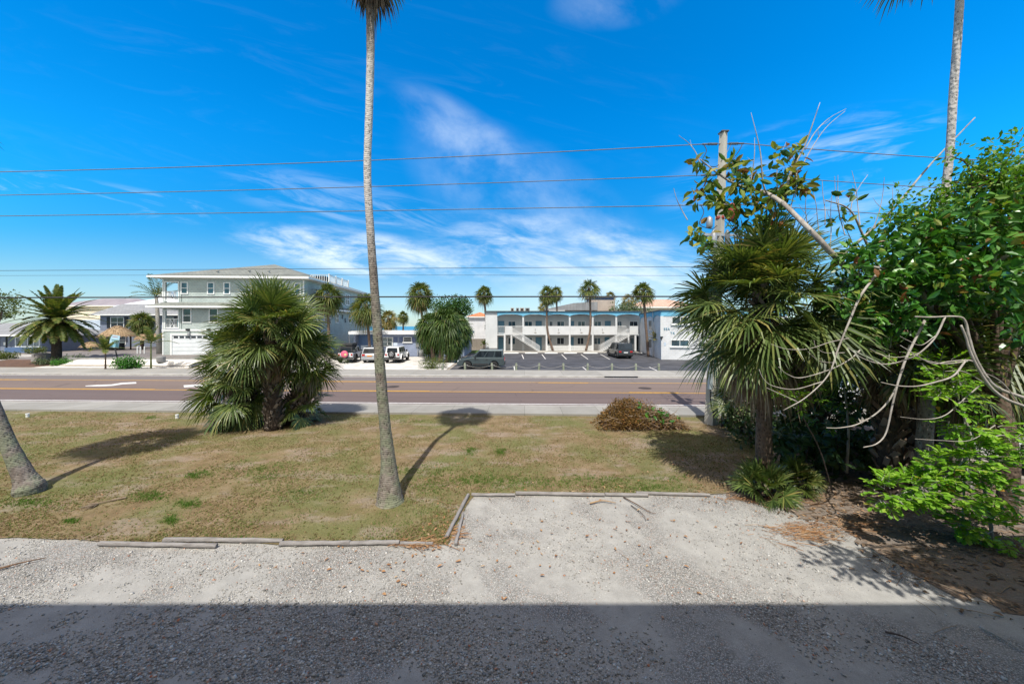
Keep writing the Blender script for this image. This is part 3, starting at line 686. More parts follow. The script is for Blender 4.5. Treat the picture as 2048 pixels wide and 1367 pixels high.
# bare, bleached twigs
mb = MB()
rg = random.Random(5)
for (x, y, a, l) in ((1400, 325, 105, 70), (1435, 340, 80, 60), (1500, 370, 95, 95), (1560, 400, 100, 120), (1590, 395, 75, 90), (1600, 340, 60, 150), (1610, 300, 62, 120), (1640, 480, 85, 110), (1660, 500, 70, 120), (1690, 470, 100, 120),
                     (1700, 430, 75, 90), (1650, 450, 95, 90), (1720, 450, 85, 110), (1740, 470, 70, 120), (1625, 470, 105, 90), (1680, 440, 82, 90), (1760, 500, 65, 130), (1580, 420, 60, 100), (1375, 440, 115, 70), (1520, 420, 50, 90), (1710, 510, 110, 80), (1480, 360, 110, 50)):
    d = 8.7 + rg.uniform(-.2, .2); p = [L(x, y, d)]; ang = R(a)
    for k in range(3):
        ang += rg.uniform(-.3, .3); x += math.cos(ang) * l / 3; y -= math.sin(ang) * l / 3; p.append(L(x, y, d + rg.uniform(-.1, .1)))
    mb = MB(); c = curve(p, 4); mb.tube(c, taper(.013, .005, len(c)), 6, False)
    q = c[len(c) // 2]; sd = rvec(rg); sd.y *= .3
    mb.tube([q, q + sd * .12 + UP * .05, q + sd * .22 + UP * .14], [.007, .005, .003], 4, False)
    mb.build('bare_twig', M['bare wood'], t, True)
def px_branch(pts, d, r0, r1, name='bare_branch'):
    m_ = MB(); c = curve([L(x, y, d + dd) for x, y, dd in [(p + (0,))[:3] for p in pts]], 6); m_.tube(c, taper(r0 * .60, r1 * .60, len(c)), 7, True, prand(.06)); return m_
BR = [
 ([(2150, 850), (2048, 812), (2010, 797), (1982, 775), (1957, 738), (1940, 702), (1932, 675), (1922, 650)], 6.3, .05, .026, [
   ([(1952, 725), (1935, 720), (1895, 723), (1865, 727), (1830, 710)], .022, .007), ([(1930, 722), (1907, 751), (1870, 764), (1833, 772), (1795, 771), (1762, 764)], .022, .01),
   ([(1935, 722), (1890, 727), (1850, 720), (1833, 710), (1800, 690)], .014, .006), ([(1990, 780), (1960, 760), (1925, 742), (1890, 742)], .012, .005), ([(2040, 810), (2010, 770), (1985, 752), (1950, 740)], .012, .005)]),
 ([(2150, 845), (2060, 800), (1990, 772), (1954, 722), (1938, 675), (1931, 644), (1915, 633), (1860, 634), (1830, 633)], 6.4, .054, .02, [
   ([(1890, 634), (1870, 675), (1840, 705), (1815, 718), (1769, 728), (1725, 716), (1695, 694)], .022, .009), ([(1870, 672), (1842, 690), (1815, 680), (1800, 672)], .010, .004), ([(1840, 705), (1800, 714), (1765, 710), (1740, 697)], .010, .005)]),
 ([(1760, 540), (1722, 590), (1700, 639), (1677, 695), (1656, 750), (1612, 794), (1567, 820)], 6.8, .040, .012, [
   ([(1720, 700), (1700, 718), (1662, 738), (1603, 755), (1575, 748), (1557, 733)], .018, .006), ([(1644, 763), (1589, 778), (1545, 771), (1527, 757), (1518, 738)], .013, .005), ([(1595, 803), (1562, 788), (1533, 775)], .012, .006),
   ([(1698, 676), (1660, 684), (1618, 697), (1575, 698), (1542, 688)], .014, .005), ([(1690, 705), (1650, 705), (1632, 693), (1628, 680)], .010, .004), ([(1675, 725), (1640, 722), (1615, 702)], .009, .004)]),
 ([(1850, 640), (1815, 710), (1798, 757), (1785, 809), (1772, 865), (1753, 887), (1727, 894)], 6.6, .036, .015, []),
 ([(1820, 690), (1791, 777), (1760, 820), (1717, 847), (1680, 855), (1653, 855)], 6.8, .03, .012, []),
 ([(1960, 770), (1925, 800), (1890, 830), (1850, 838), (1800, 833)], 6.5, .020, .006, []),
 ([(1990, 850), (1940, 880), (1880, 880), (1830, 877)], 6.4, .014, .005, []),
]
for main, d, r0, r1, subs in BR:
    m_ = px_branch(main, d, r0, r1)
    for sp, a, b_ in subs:
        c = curve([L(x, y, d + .02 * k) for k, (x, y) in enumerate(sp)], 5); m_.tube(c, taper(a * .75, b_ * .75, len(c)), 6, True)
    m_.build('bare_branch', M['bare wood'], t, True)
rg = random.Random(77)
mb = MB()
for (x, y, r_, n) in ((1400, 330, .12, 9), (1420, 360, .16, 14), (1400, 390, .14, 12), (1440, 400, .2, 18), (1470, 330, .17, 16), (1480, 370, .2, 20), (1470, 420, .2, 20), (1510, 350, .14, 10), (1510, 400, .18, 16), (1540, 430, .2, 20), (1560, 390, .22, 24),
                     (1580, 340, .2, 18), (1560, 310, .13, 8), (1600, 370, .2, 18), (1590, 300, .12, 8), (1560, 460, .2, 20), (1530, 450, .14, 12), (1395, 465, .12, 9), (1415, 480, .12, 9), (1385, 470, .08, 5), (1680, 440, .14, 8), (1700, 390, .08, 4), (1480, 455, .12, 8)):
    for k in range(n): cluster(mb, L(x + rg.uniform(-14, 14), y + rg.uniform(-14, 14), 8.7 + rg.uniform(-.3, .3)), r_ * .5, 2, .27, .125, rg, True, .25)
mb.build('sunburnt_leaves', M['rubber leaf sunburnt'], t)
mb = MB()
for (x, y, rx, ry, n, d) in ((1720, 540, 40, 50, 90, 8.9), (1780, 520, 60, 60, 170, 8.8), (1850, 500, 70, 70, 200, 8.7), (1760, 620, 60, 50, 140, 8.9), (1850, 600, 70, 70, 210, 8.7), (1930, 470, 70, 60, 140, 8.6), (1940, 560, 60, 50, 150, 8.5), (2020, 530, 50, 70, 150, 8.3), (2050, 620, 40, 60, 80, 8.3), (1700, 600, 40, 40, 60, 9.), (1990, 420, 60, 50, 60, 8.6), (2100, 520, 60, 120, 160, 8.2)):
    for k in range(n // 5):
        o = rvec(rg); cc = L(x + o.x * rx, y + o.z * ry, d - 1.75 + o.y * .35); cluster(mb, cc, .15, 8, .21, .098, rg, True, .35)
mb.build('foliage', M['rubber leaf'], t)

# --- small-leaved tree behind it
c0 = Vector((10.6, 7.6, 0))
t = thing('broadleaf_tree', 'dense small-leaved green tree filling the upper right corner', 'tree', tuple(c0)); rg = random.Random(91)
def Q(px, py, d): return tuple(P(px, py, d) - c0)
bl = [(Q(1960, 430, 7.3), (1.25, .8, 1.05)), (Q(1850, 465, 7.4), (.95, .7, .85)), (Q(2040, 370, 7.2), (1.1, .8, .9)), (Q(1795, 520, 7.6), (.65, .6, .62)), (Q(1910, 560, 7.9), (1.4, .7, .9)), (Q(2080, 520, 7.6), (1.3, .8, 1.3)), (Q(1985, 360, 7.2), (.65, .5, .5)), (Q(1740, 560, 8.2), (.5, .5, .5))]
mb, tips = mass(bl, 900, 16, .105, .058, rg, .19, False, .55)
for (x, y, n) in ((2030, 275, 16), (1985, 290, 14), (1900, 315, 10), (1925, 300, 9), (1870, 375, 10), (1935, 340, 20), (1800, 385, 14), (1780, 430, 12), (1750, 450, 8)): cluster(mb, Vector(Q(x, y, 7.15)), .17, n * 2, .11, .06, rg, False)
mb.build('crown', M['small leaf'], t)
mb = MB(); forks = [Vector((0, 0, 2.6)) + rvec(rg) * .2 for _ in range(5)]
limb([(0, 0, -.1), (.1, 0, 1.4), (0, .1, 2.7)], .16, .12, 10, 6, mb)
for k, (c, r) in enumerate(bl): limb([(0, .1, 2.5), tuple(Vector(c) * .55 + Vector((0, 0, 1.2))), c], .08, .025, 7, 5, mb)
for p in tips[::5]:
    c = min((Vector(b[0]) for b in bl), key=lambda q: (q - p).length); mb.tube([c, c.lerp(p, .6) - UP * .08, p], [.03, .018, .008], 4, False)
limb([Q(1990, 400, 7.2), Q(2010, 330, 7.15), Q(2045, 275, 7.15)], .02, .007, 5, 4, mb); limb([Q(1950, 390, 7.2), Q(1935, 330, 7.15), Q(1900, 312, 7.15)], .02, .007, 5, 4, mb)
mb.build('trunk', M['brown bark'], t, True)

# --- the tree beyond the frame whose shade falls on the drive
t = thing('shade_tree', 'leafy tree on the right, just outside the view, shading the drive', 'tree', (10.8, 4.6, 0)); rg = random.Random(14)
mb, tips = mass([((-3.4, -2.2, 5.6), (1.3, .8, .8)), ((-1.6, -2.2, 5.8), (1.7, .95, 1.0)), ((-4.75, -2.1, 5.8), (.75, .6, .45)), ((.8, -1.9, 5.8), (1.6, 1.1, 1.1)), ((-2.4, -1.2, 5.2), (1.2, .45, .5)), ((-2.9, -2.9, 6.3), (1.6, .7, .5)), ((-5.45, -1.75, 5.6), (.6, .4, .25))], 1040, 15, .17, .09, rg, .30, False, .2)
mb.build('crown', M['small leaf'], t)
mb = MB(); limb([(0, 0, -.1), (0, -.1, 2), (-.2, -.2, 4), (-.6, -.5, 5.6)], .22, .1, 9, 6, mb)
for p in tips[::7]: mb.tube([(-.2, -.2, 4.2), Vector((-.2, -.2, 4.2)).lerp(p, .6) + UP * .2, p], [.05, .03, .01], 4, False)
mb.build('trunk', M['brown bark'], t, True)

# --- lime-green shrub in front, and small saplings among the trunks
def spray(mb, st, base, d, n, l, rg, ll=.13, lw=.058):
    # a leafy twig: paired blunt leaflets along it
    d = d.normalized(); p = base.copy(); pts = [p.copy()]
    s = d.cross(UP).normalized() if abs(d.z) < .95 else Vector((1, 0, 0))
    for k in range(n):
        p = p + d * (l / n); d = (d - UP * .05).normalized(); pts.append(p.copy())
        for sg in (-1, 1):
            q = (s * sg * .9 + d * .55 + UP * rg.uniform(-.1, .3)).normalized()
            leaf(mb, p + rvec(rg) * .01, q, (UP + rvec(rg) * .45).normalized(), ll * rg.uniform(.75, 1.15), lw * rg.uniform(.85, 1.15), rg.uniform(.02, .18), 1.)
    leaf(mb, p, d, UP, ll, lw, .1, 1.); st.tube(pts, taper(.007, .003, len(pts)), 4, False)
def spray_shrub(name, label, base, nodes, d0, seed, mat='lime leaf', n=5, ll=.13, lw=.06, cat='shrub', stem='limb bark', thick=.03):
    rg = random.Random(seed); t = thing(name, label, cat, tuple(base)); b = Vector(base); mb = MB(); st = MB()
    for (path, r0, r1) in nodes['stems']:
        c = curve([P(x, y, d0 + dd) - b if y > 0 else Vector((0, 0, 0)) for x, y, dd in path], 5); st.tube(c, taper(r0, r1, len(c)), 6, True)
    for (x, y, rx, ry, k) in nodes['blobs']:
        c = P(x, y, d0) - b
        for _ in range(k):
            o = rvec(rg); q = c + Vector((o.x * rx / F * d0, o.y * .3, -abs(o.z) * ry / F * d0 if o.z < 0 else o.z * ry / F * d0))
            dd = (o * .8 + Vector((rg.uniform(-.5, .5), -.35, .12))).normalized(); spray(mb, st, q - dd * .15, dd, n, n * .055, rg, ll, lw)
    mb.build('foliage', M[mat], t); st.build('stem', M[stem], t, True); return t
spray_shrub('lime_shrub', 'bright lime-green shrub with blunt leaves at the right front', P(1975, 1100, 6.6) * 1 - Vector((0, 0, P(1975, 1100, 6.6).z)), dict(
    stems=[([(1985, 1085, .0), (1975, 1010, 0), (1950, 900, .1), (1925, 820, .2), (1905, 770, .3)], .028, .012), ([(1950, 900, .1), (1880, 960, 0), (1790, 990, 0)], .014, .006), ([(1950, 890, .1), (2000, 870, 0), (2040, 880, 0)], .013, .006), ([(1978, 1030, 0), (1985, 1060, -.1), (1960, 1070, -.2)], .012, .006)],
    blobs=[(1785, 985, 40, 34, 26), (1850, 975, 40, 28, 26), (1910, 940, 55, 35, 44), (1960, 920, 55, 35, 44), (1900, 985, 55, 24, 26), (1990, 985, 38, 24, 18), (1985, 1055, 56, 30, 34), (1935, 1045, 26, 16, 10), (2035, 885, 34, 24, 18), (1985, 855, 46, 14, 12), (1905, 800, 22, 26, 9), (1890, 775, 30, 30, 12), (1920, 845, 20, 20, 6)]), 6.6, 61, 'lime leaf', 4, .155, .074)
spray_shrub('sapling', 'small sunlit sapling with bright leaves just right of the round-headed sabal trunk', (7.85, 8.7, 0), dict(stems=[([(1665, 985, 1.0), (1640, 900, .6), (1605, 830, .1), (1592, 775, 0)], .016, .006)], blobs=[(1592, 770, 40, 26, 22), (1602, 800, 34, 16, 9)]), 7.7, 62, 'lime leaf', 4, .13, .06, 'sapling', 'dark twig')
spray_shrub('sapling', 'half-shaded sapling with a thin upright stem in the thicket', (8.75, 9.25, 0), dict(stems=[([(1693, 945, .0), (1697, 860, 0), (1690, 780, 0)], .04, .02)], blobs=[(1660, 830, 50, 16, 12), (1690, 800, 30, 26, 10), (1640, 845, 24, 14, 6)]), 9.2, 63, 'small leaf', 4, .13, .06, 'sapling')
spray_shrub('sapling', 'sapling with lit leaves hanging between the stubbed trunks and right edge', (8.85, 6.95, 0), dict(stems=[([(1925, 1071, .0), (1930, 850, 0), (1915, 740, 0)], .022, .009)], blobs=[(1905, 745, 40, 40, 18), (1870, 720, 30, 26, 10), (1920, 790, 30, 26, 12), (1780, 700, 20, 20, 5)]), 6.95, 64, 'lime leaf', 4, .11, .05, 'sapling')
# --- dark understorey plants
def bush(name, label, base, r, h, seed, mat, ncl=60, nl=12, l=.14, w=.07, big=False, cat='shrub', group=None, cr=.22, shell=.55):
    rg = random.Random(seed); t = thing(name, label, cat, tuple(base), 0, group)
    mb, tips = mass([((0, 0, h * .5), (r, r * .9, h * .55))], ncl, nl, l, w, rg, cr, big, shell)
    for k in range(len(mb.v)):
        if mb.v[k][2] < .01: mb.v[k] = (mb.v[k][0], mb.v[k][1], .01 + abs(mb.v[k][2]) * .2)
    mb.build('foliage', M[mat], t); st = MB()
    for p in tips[::4]: st.tube([(0, 0, -.02), (p.x * .4, p.y * .4, p.z * .55), tuple(p)], [.02, .014, .006], 4, False)
    st.build('stems', M['dark twig'], t); return t
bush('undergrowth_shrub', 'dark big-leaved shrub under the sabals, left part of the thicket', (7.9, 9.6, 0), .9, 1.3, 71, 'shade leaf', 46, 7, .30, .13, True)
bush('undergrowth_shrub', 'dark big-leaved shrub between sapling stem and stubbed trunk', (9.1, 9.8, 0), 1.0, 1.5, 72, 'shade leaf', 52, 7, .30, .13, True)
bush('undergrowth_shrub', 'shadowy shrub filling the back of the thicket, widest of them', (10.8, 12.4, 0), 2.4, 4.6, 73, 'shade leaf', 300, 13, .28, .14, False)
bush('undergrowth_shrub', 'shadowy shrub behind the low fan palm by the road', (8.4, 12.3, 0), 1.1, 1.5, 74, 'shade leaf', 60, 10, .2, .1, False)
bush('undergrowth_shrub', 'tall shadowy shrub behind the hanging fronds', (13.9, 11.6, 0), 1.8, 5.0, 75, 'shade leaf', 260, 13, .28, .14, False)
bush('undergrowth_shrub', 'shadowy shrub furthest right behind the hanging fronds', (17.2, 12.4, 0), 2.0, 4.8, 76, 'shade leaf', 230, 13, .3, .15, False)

# ------------------------------------------------------------------ buildings
courses('green shingle', (.40, .455, .435), (.445, .50, .475), (.31, .36, .345), .35, .22, .85, .012, .5, 'sz')
courses('roof shingle', (.165, .175, .16), (.225, .235, .21), (.12, .125, .115), .5, .30, .95, .02, .5, 'xy')
courses('grey roof', (.22, .225, .235), (.27, .275, .285), (.17, .17, .18), .6, .3, .9, .02, .4, 'xy')
courses('blue block', (.23, .275, .385), (.245, .29, .40), (.205, .25, .355), .42, .21, .85, .012, .35, 'sz')
courses('slate siding', (.175, .205, .275), (.19, .22, .29), (.13, .16, .22), 4., .20, .85, .015, .5, 'sz')
courses('pale siding', (.50, .58, .68), (.52, .60, .70), (.42, .50, .60), 4., .22, .8, .015, .4, 'sz')
courses('grey boards', (.30, .26, .22), (.38, .335, .29), (.12, .10, .085), .14, 3., .9, .02, .6, 'sz')
courses('white block', (.60, .61, .63), (.63, .64, .66), (.52, .53, .55), .42, .21, .85, .012, .35, 'sz')
courses('stair brick', (.34, .27, .25), (.44, .36, .33), (.50, .47, .44), .30, .12, .9, .015, .3, 'xy')
courses('tan tile', (.52, .33, .25), (.58, .38, .29), (.40, .25, .19), .35, .32, .9, .03, .5, 'xy')
courses('orange tile', (.50, .17, .07), (.58, .22, .10), (.36, .12, .05), .3, .3, .9, .03, .5, 'xy')
pm('motel stucco', (.62, .63, .635), (.565, .575, .58), .8, .9, .25, 40)
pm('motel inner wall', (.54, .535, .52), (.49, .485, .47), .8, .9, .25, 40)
pm('motel blue', (.16, .44, .62), (.14, .40, .58), 1., .7)
pm('motel door', (.10, .21, .28), (.085, .185, .25), 1., .6)
pm('dark roof edge', (.10, .11, .115), (.07, .075, .08), 2., .7)
pm('white metal roof', (.72, .73, .75), (.62, .63, .66), .4, .4)
pm('mauve roof', (.27, .24, .26), (.22, .195, .215), .5, .7)
pm('beige stucco', (.44, .37, .32), (.38, .32, .28), 1., .9)
pm('cream stucco', (.66, .60, .48), (.58, .53, .43), 1., .9)
pm('dark blue wall', (.085, .145, .27), (.075, .13, .245), 1., .8)
pm('black trim', (.012, .013, .016), (.02, .021, .025), 2., .5)
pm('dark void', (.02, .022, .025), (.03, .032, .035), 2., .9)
pm('teal paint', (.02, .36, .42), (.02, .30, .36), 2., .6)
pm('shutter blue', (.12, .155, .27), (.10, .135, .24), 2., .7)
pm('letter blue', (.17, .33, .42), (.14, .28, .37), 3., .6)
pm('garage white', (.70, .73, .75), (.63, .66, .68), 1., .5)
pm('appliance grey', (.30, .31, .32), (.22, .225, .23), 2., .6)
pm('house wall', (.55, .53, .49), (.48, .46, .43), 1., .9)
def glass_mat(name, c, rough=.08):
    m, nt, b, out = newmat(name); cc = coords(nt); n = noise_of(nt, nd(nt, 'ShaderNodeMapping', {'Vector': cc, 'Scale': (1.2, 1.2, .5)}).outputs[0], 1.3, 2)
    setb(nt, b, col=mixc(nt, maprange(nt, n, .4, .6), c, tuple(q * 2.2 for q in c)), rough=rough, spec=.6)
glass_mat('window glass', (.012, .018, .024)); glass_mat('blue glass', (.02, .045, .06)); glass_mat('curtained glass', (.10, .12, .125), .15); glass_mat('car glass', (.010, .013, .016), .05)

def Tf(y=0.):   return lambda p: (p[0], y - p[1], p[2])             # wall facing the road; n runs outward
def Tr(x):      return lambda p: (x + p[1], p[0], p[2])             # wall facing +x; u runs along y
def Tl(x):      return lambda p: (x - p[1], p[0], p[2])             # wall facing -x
def window(parent, T, u0, z0, u1, z1, mull='h', fw=.09, dep=.07, frame='white trim', glass='window glass', sill=False):
    mb = MB(T); d = dep
    mb.box((u0, .002, z0), (u0 + fw, d, z1)); mb.box((u1 - fw, .002, z0), (u1, d, z1)); mb.box((u0 + fw, .002, z0), (u1 - fw, d, z0 + fw)); mb.box((u0 + fw, .002, z1 - fw), (u1 - fw, d, z1))
    um, zm = (u0 + u1) / 2, (z0 + z1) / 2; k = fw * .35
    if 'h' in mull: mb.box((u0 + fw, .002, zm - k), (u1 - fw, d * .8, zm + k))
    if 'v' in mull: mb.box((um - k, .002, z0 + fw), (um + k, d * .78, z1 - fw))
    if 'f' in mull:
        for q in (1, 2, 3): uq = u0 + (u1 - u0) * q / 4; mb.box((uq - k, .002, z0 + fw), (uq + k, d * .78, z1 - fw))
    if sill: mb.box((u0 - .1, .003, z0 - .12), (u1 + .1, d * 1.9, z0 - .003))
    w = mb.build('window', M[frame], parent)
    p = MB(T); p.box((u0 + fw, .004, z0 + fw), (u1 - fw, d * .35, z1 - fw)); p.build('pane', M[glass], w)
    return w
def part(name, mat, parent, *boxes, T=None):
    mb = MB(T)
    for a, b in boxes: mb.box(a, b)
    return mb.build(name, M[mat], parent)
def hip(x0, x1, y0, y1, z, rise, ov, ridge, mat, parent, fascia='white trim', fh=.22, name='roof'):
    # hipped roof; ridge = ((xa, ya), (xb, yb))
    mb = MB(); a, b, c, d = (x0 - ov, y0 - ov), (x1 + ov, y0 - ov), (x1 + ov, y1 + ov), (x0 - ov, y1 + ov); (ra, rb) = ridge
    E = [mb.pt((*q, z)) for q in (a, b, c, d)]; r = [mb.pt((*ra, z + rise)), mb.pt((*rb, z + rise))]
    if abs(ra[0] - rb[0]) < .01: fs = ((E[0], E[1], r[0]), (E[1], E[2], r[1], r[0]), (E[2], E[3], r[1]), (E[3], E[0], r[0], r[1]))
    else: fs = ((E[0], E[1], r[1], r[0]), (E[1], E[2], r[1]), (E[2], E[3], r[0], r[1]), (E[3], E[0], r[0]))
    for q in fs: mb.face(q)
    mb.face(E[::-1]); o = mb.build(name, M[mat], parent)
    f = MB(); f.box((a[0] - .03, a[1] - .03, z - fh), (c[0] + .03, c[1] + .03, z - .003)); f.build('fascia', M[fascia], o)
    return o
def balusters(mb, a, b, z0, z1, gap=.13, w=.03, top=.07):
    a, b = Vector(a), Vector(b); L_ = (b - a).length; n = max(2, int(L_ / gap))
    for k in range(n + 1): p = a.lerp(b, k / n); mb.box((p.x - w / 2, p.y - w / 2, z0), (p.x + w / 2, p.y + w / 2, z1))
    for z in (z0, z1): mb.beam((a.x, a.y, z), (b.x, b.y, z), .06, top)

# --- green three-storey house
t = thing('shingled_house', 'sage-green three-storey shingled house with hipped grey roof and white trim', 'house', (-42.5, 43, .6), R(4))
W_, DP, H3 = 16.6, 22.8, 9.45
mb = MB(); S = MB
mb.box((2.2, 0, 0), (W_, DP, H3)); mb.box((0, 0, 0), (2.199, DP, 3.05)); mb.box((0, 2.6, 3.051), (2.199, DP, H3))
mb.box((0, 0, 5.6), (2.199, 2.599, 6.45)); mb.box((0, 0, 8.95), (2.199, 2.599, H3))
for x, y in ((0, 0), (1.85, 0), (0, 2.35)):
    for za, zb in ((3.052, 5.599), (6.451, 8.949)): mb.box((x, y, za), (x + .28, y + .24, zb))
mb.build('wall', M['green shingle'], t)
T = Tf(0)
tr = MB(T)
for z0, z1 in ((2.9, 3.12),): tr.box((-.05, .004, z0), (W_ + .05, .06, z1))
for u in (0, W_ - .14): tr.box((u, .003, 0), (u + .14, .045, 2.88)); tr.box((u, .003, 3.14), (u + .14, .045, 9.2))
for z0, z1 in ((3.2, 5.5), (6.55, 8.95)):
    tr.box((.22, .003, z0), (.34, .05, z1)); tr.box((1.78, .003, z0), (1.9, .05, z1)); tr.box((.345, .003, z1 - .12), (1.775, .05, z1)); tr.box((.345, .003, z0), (1.775, .05, z0 + .1))
tr.build('trim', M['white trim'], t)
for z0, tl in ((3.3, True), (6.65, False)):
    rl = MB(T)
    for u in (.4, .56, .72, 1.4, 1.56, 1.72): rl.box((u - .02, -.10, z0), (u + .02, -.06, z0 + 1.05))
    rl.box((.345, -.12, z0 + 1.05), (1.775, -.04, z0 + 1.13)); rl.box((.345, -.12, z0), (1.775, -.04, z0 + .07))
    rl.box((.80, -.10, z0 + .08), (.85, -.06, z0 + 1.04)); rl.box((1.27, -.10, z0 + .08), (1.32, -.06, z0 + 1.04))
    rl.beam((.85, -.08, z0 + .1), (1.27, -.08, z0 + 1.02), .04, .05, (0, 1, 0)); rl.beam((.85, -.085, z0 + 1.02), (1.27, -.085, z0 + .1), .04, .05, (0, 1, 0))
    rl.build('balcony_railing', M['white trim'], t)
part('balcony_towel', 'teal paint', t, ((1.36, .35, 3.4), (1.72, .4, 4.25)))
for u0, z0, u1, z1 in ((2.1, 7.4, 2.95, 8.9), (5.15, 7.4, 6.0, 8.9), (7.05, 7.4, 7.85, 8.9), (10.2, 7.4, 11.0, 8.9), (13.7, 7.4, 14.5, 8.9), (15.4, 7.4, 16.2, 8.9), (2.3, 3.9, 3.35, 5.7), (5.35, 3.9, 6.45, 5.7), (8.2, 3.9, 9.2, 5.7), (12.2, 3.9, 13.2, 5.7)):
    window(t, T, u0, z0, u1, z1, 'h', .12, .08, glass='blue glass' if z0 > 7 else 'window glass')
T2 = Tr(W_)
for u0, z0, u1, z1, ml in ((8.9, 6.9, 11.0, 8.75, 'hv'), (12.7, 6.9, 14.4, 8.75, 'hv'), (17.5, 6.9, 19, 8.75, 'hv'), (5.2, 3.75, 7.5, 5.6, 'hv'), (9.0, 3.95, 10.2, 5.5, 'h'), (14, 3.95, 15.1, 5.5, 'h'), (16.8, 3.75, 18.6, 5.6, 'hv'), (1.5, 3.75, 3.2, 5.6, 'hv')):
    window(t, T2, u0, z0, u1, z1, ml, .14, .08)
for u, z, fl in ((11.6, 5.0, 1), (12.7, 4.4, -1)):
    o = MB(T2); o.prism([(u + q[0] * fl, z + q[1]) for q in ((-.18, .35), (.05, .30), (.02, .1), (.25, .25), (.28, .12), (.06, -.05), (.2, -.3), (.05, -.35), (-.08, -.12), (-.25, -.3), (-.3, -.18), (-.12, .05))], .01, .05, 1); o.build('wall_ornament', M['black trim'], t)
sk = MB()
for pts in ([(-1.0, -1.0, 5.95), (W_ + 1., -1., 5.95), (W_, -.003, 6.42), (0, -.003, 6.42)], [(W_ + 1., -1., 5.95), (W_ + 1., DP, 5.95), (W_ + .003, DP, 6.42), (W_ + .003, 0, 6.42)], [(-1, DP, 5.95), (-1, -1, 5.95), (-.003, 0, 6.42), (-.003, DP, 6.42)]): sk.poly(pts)
sk.build('skirt_roof', M['roof shingle'], t)
part('skirt_fascia', 'white trim', t, ((-1.05, -1.05, 5.72), (W_ + 1.05, -.95, 5.94)), ((W_ + .95, -.949, 5.72), (W_ + 1.05, DP, 5.94)), ((-1.05, -.949, 5.72), (-.95, DP, 5.94)))
hip(0, W_, 0, DP, H3 + .1, 3.0, .95, ((8.3, 8.3), (8.3, DP - 8.3)), 'roof shingle', t)
for x, y, z in ((5.6, 1.0, 10.15), (9.0, 1.6, 10.35), (11.5, 1.4, 10.3)): MB().lathe([(.13, -.1), (.13, .22), (.2, .23), (.2, .30)], (x, y, z), 10).build('roof_vent', M['concrete'], t)
gd = MB(T); gd.box((.95, .002, 0), (1.15, .12, 2.58)); gd.box((6.15, .002, 0), (6.35, .12, 2.58)); gd.box((1.151, .002, 2.4), (6.149, .12, 2.58)); gd.build('garage_surround', M['white trim'], t)
g = MB(T)
for k in range(5): g.box((1.16, .003, .02 + k * .475), (6.14, .05, .47 + k * .475))
g = g.build('garage_door', M['garage white'], t); mb = MB(T)
for k in range(7): mb.box((1.3 + k * .68, .05, 2.03), (1.82 + k * .68, .062, 2.28))
mb.build('door_lights', M['window glass'], g)
for u in (3.0, 5.4):
    l = MB(T); l.box((u - .18, .06, 2.95), (u + .18, .25, 3.2)); l.build('flood_lamp', M['black trim'], t)
    l = MB(); l.lathe([(.05, .5), (.14, .35), (.17, .1), (.05, 0)], (u + .15, -.2, 2.3), 10); l.build('wall_lantern', M['appliance grey'], t)
rd = MB(); balusters(rd, (16.9, 6.2, 0), (16.9, 13.2, 0), 9.75, 10.8, .3, .06); balusters(rd, (14.4, 6.2, 0), (16.86, 6.2, 0), 9.75, 10.8, .3, .06)
for y in (6.2, 8.5, 10.8, 13.2): rd.box((16.83, y - .07, 9.5), (16.99, y + .07, 10.95))
rd.build('roof_deck_railing', M['white trim'], t)
part('roof_deck', 'white trim', t, ((13.8, 6.1, 9.58), (17.0, 13.3, 9.72))); part('hot_tub_cover', 'black trim', t, ((14.6, 6.9, 9.73), (16.0, 8.3, 10.75)))
part('porch_post', 'white trim', t, ((W_ + .8, 12., -.55), (W_ + .95, 12.15, 2.9))); part('porch_post', 'white trim', t, ((W_ + .8, 16.4, -.55), (W_ + .95, 16.55, 2.9)))

# --- blue bungalow
t = thing('blue_bungalow', 'low blue block bungalow with a flat white roof edge', 'house', (-21.5, 48, 0))
part('wall', 'blue block', t, ((3.4, 0, 0), (15.0, 9, 2.98)), ((0, 0, 0), (.25, 9, 2.98)), ((.251, 5, 0), (3.399, 9, 2.98)))
part('garage_front', 'dark blue wall', t, ((.252, .9, 0), (3.398, 1.0, 2.979)))
part('roof', 'white metal roof', t, ((-.4, -.7, 3.0), (15.4, 9.5, 3.38)))
part('roof_top', 'pale shell', t, ((-.2, -.5, 3.381), (15.2, 9.3, 3.44)))
window(t, T, 3.85, 1.35, 5.35, 2.6, 'hv', .08, glass='curtained glass'); window(t, T, 6.75, 1.95, 7.9, 2.62, 'h', .08, glass='window glass', sill=True); window(t, T, 9.8, 1.2, 10.9, 2.1, 'h', .08, glass='curtained glass', sill=True)
for u0, u1, z0, z1 in ((5.42, 5.95, 1.95, 2.62), (6.2, 6.68, 1.95, 2.62), (7.97, 8.45, 1.95, 2.62), (9.2, 9.72, 1.25, 2.1), (10.98, 11.5, 1.25, 2.1)): part('shutter', 'shutter blue', t, ((u0, .004, z0), (u1, .05, z1)), T=T)
part('window_apron', 'pale siding', t, ((5.42, .004, 1.0), (5.95, .03, 1.9)), T=T)
part('meter_box', 'appliance grey', t, ((8.5, .004, 1.3), (8.9, .16, 1.75)), ((8.66, .004, .1), (8.74, .08, 1.299)), T=T)
part('garage_sign_panel', 'pale siding', t, ((.6, .905, .85), (2.2, .93, 1.45)), T=lambda p: (p[0], p[1] - .04, p[2]))
g = thing('propane_grill', 'small covered grill standing against the blue bungalow wall', 'grill', (-12.1, 47.3, 0))
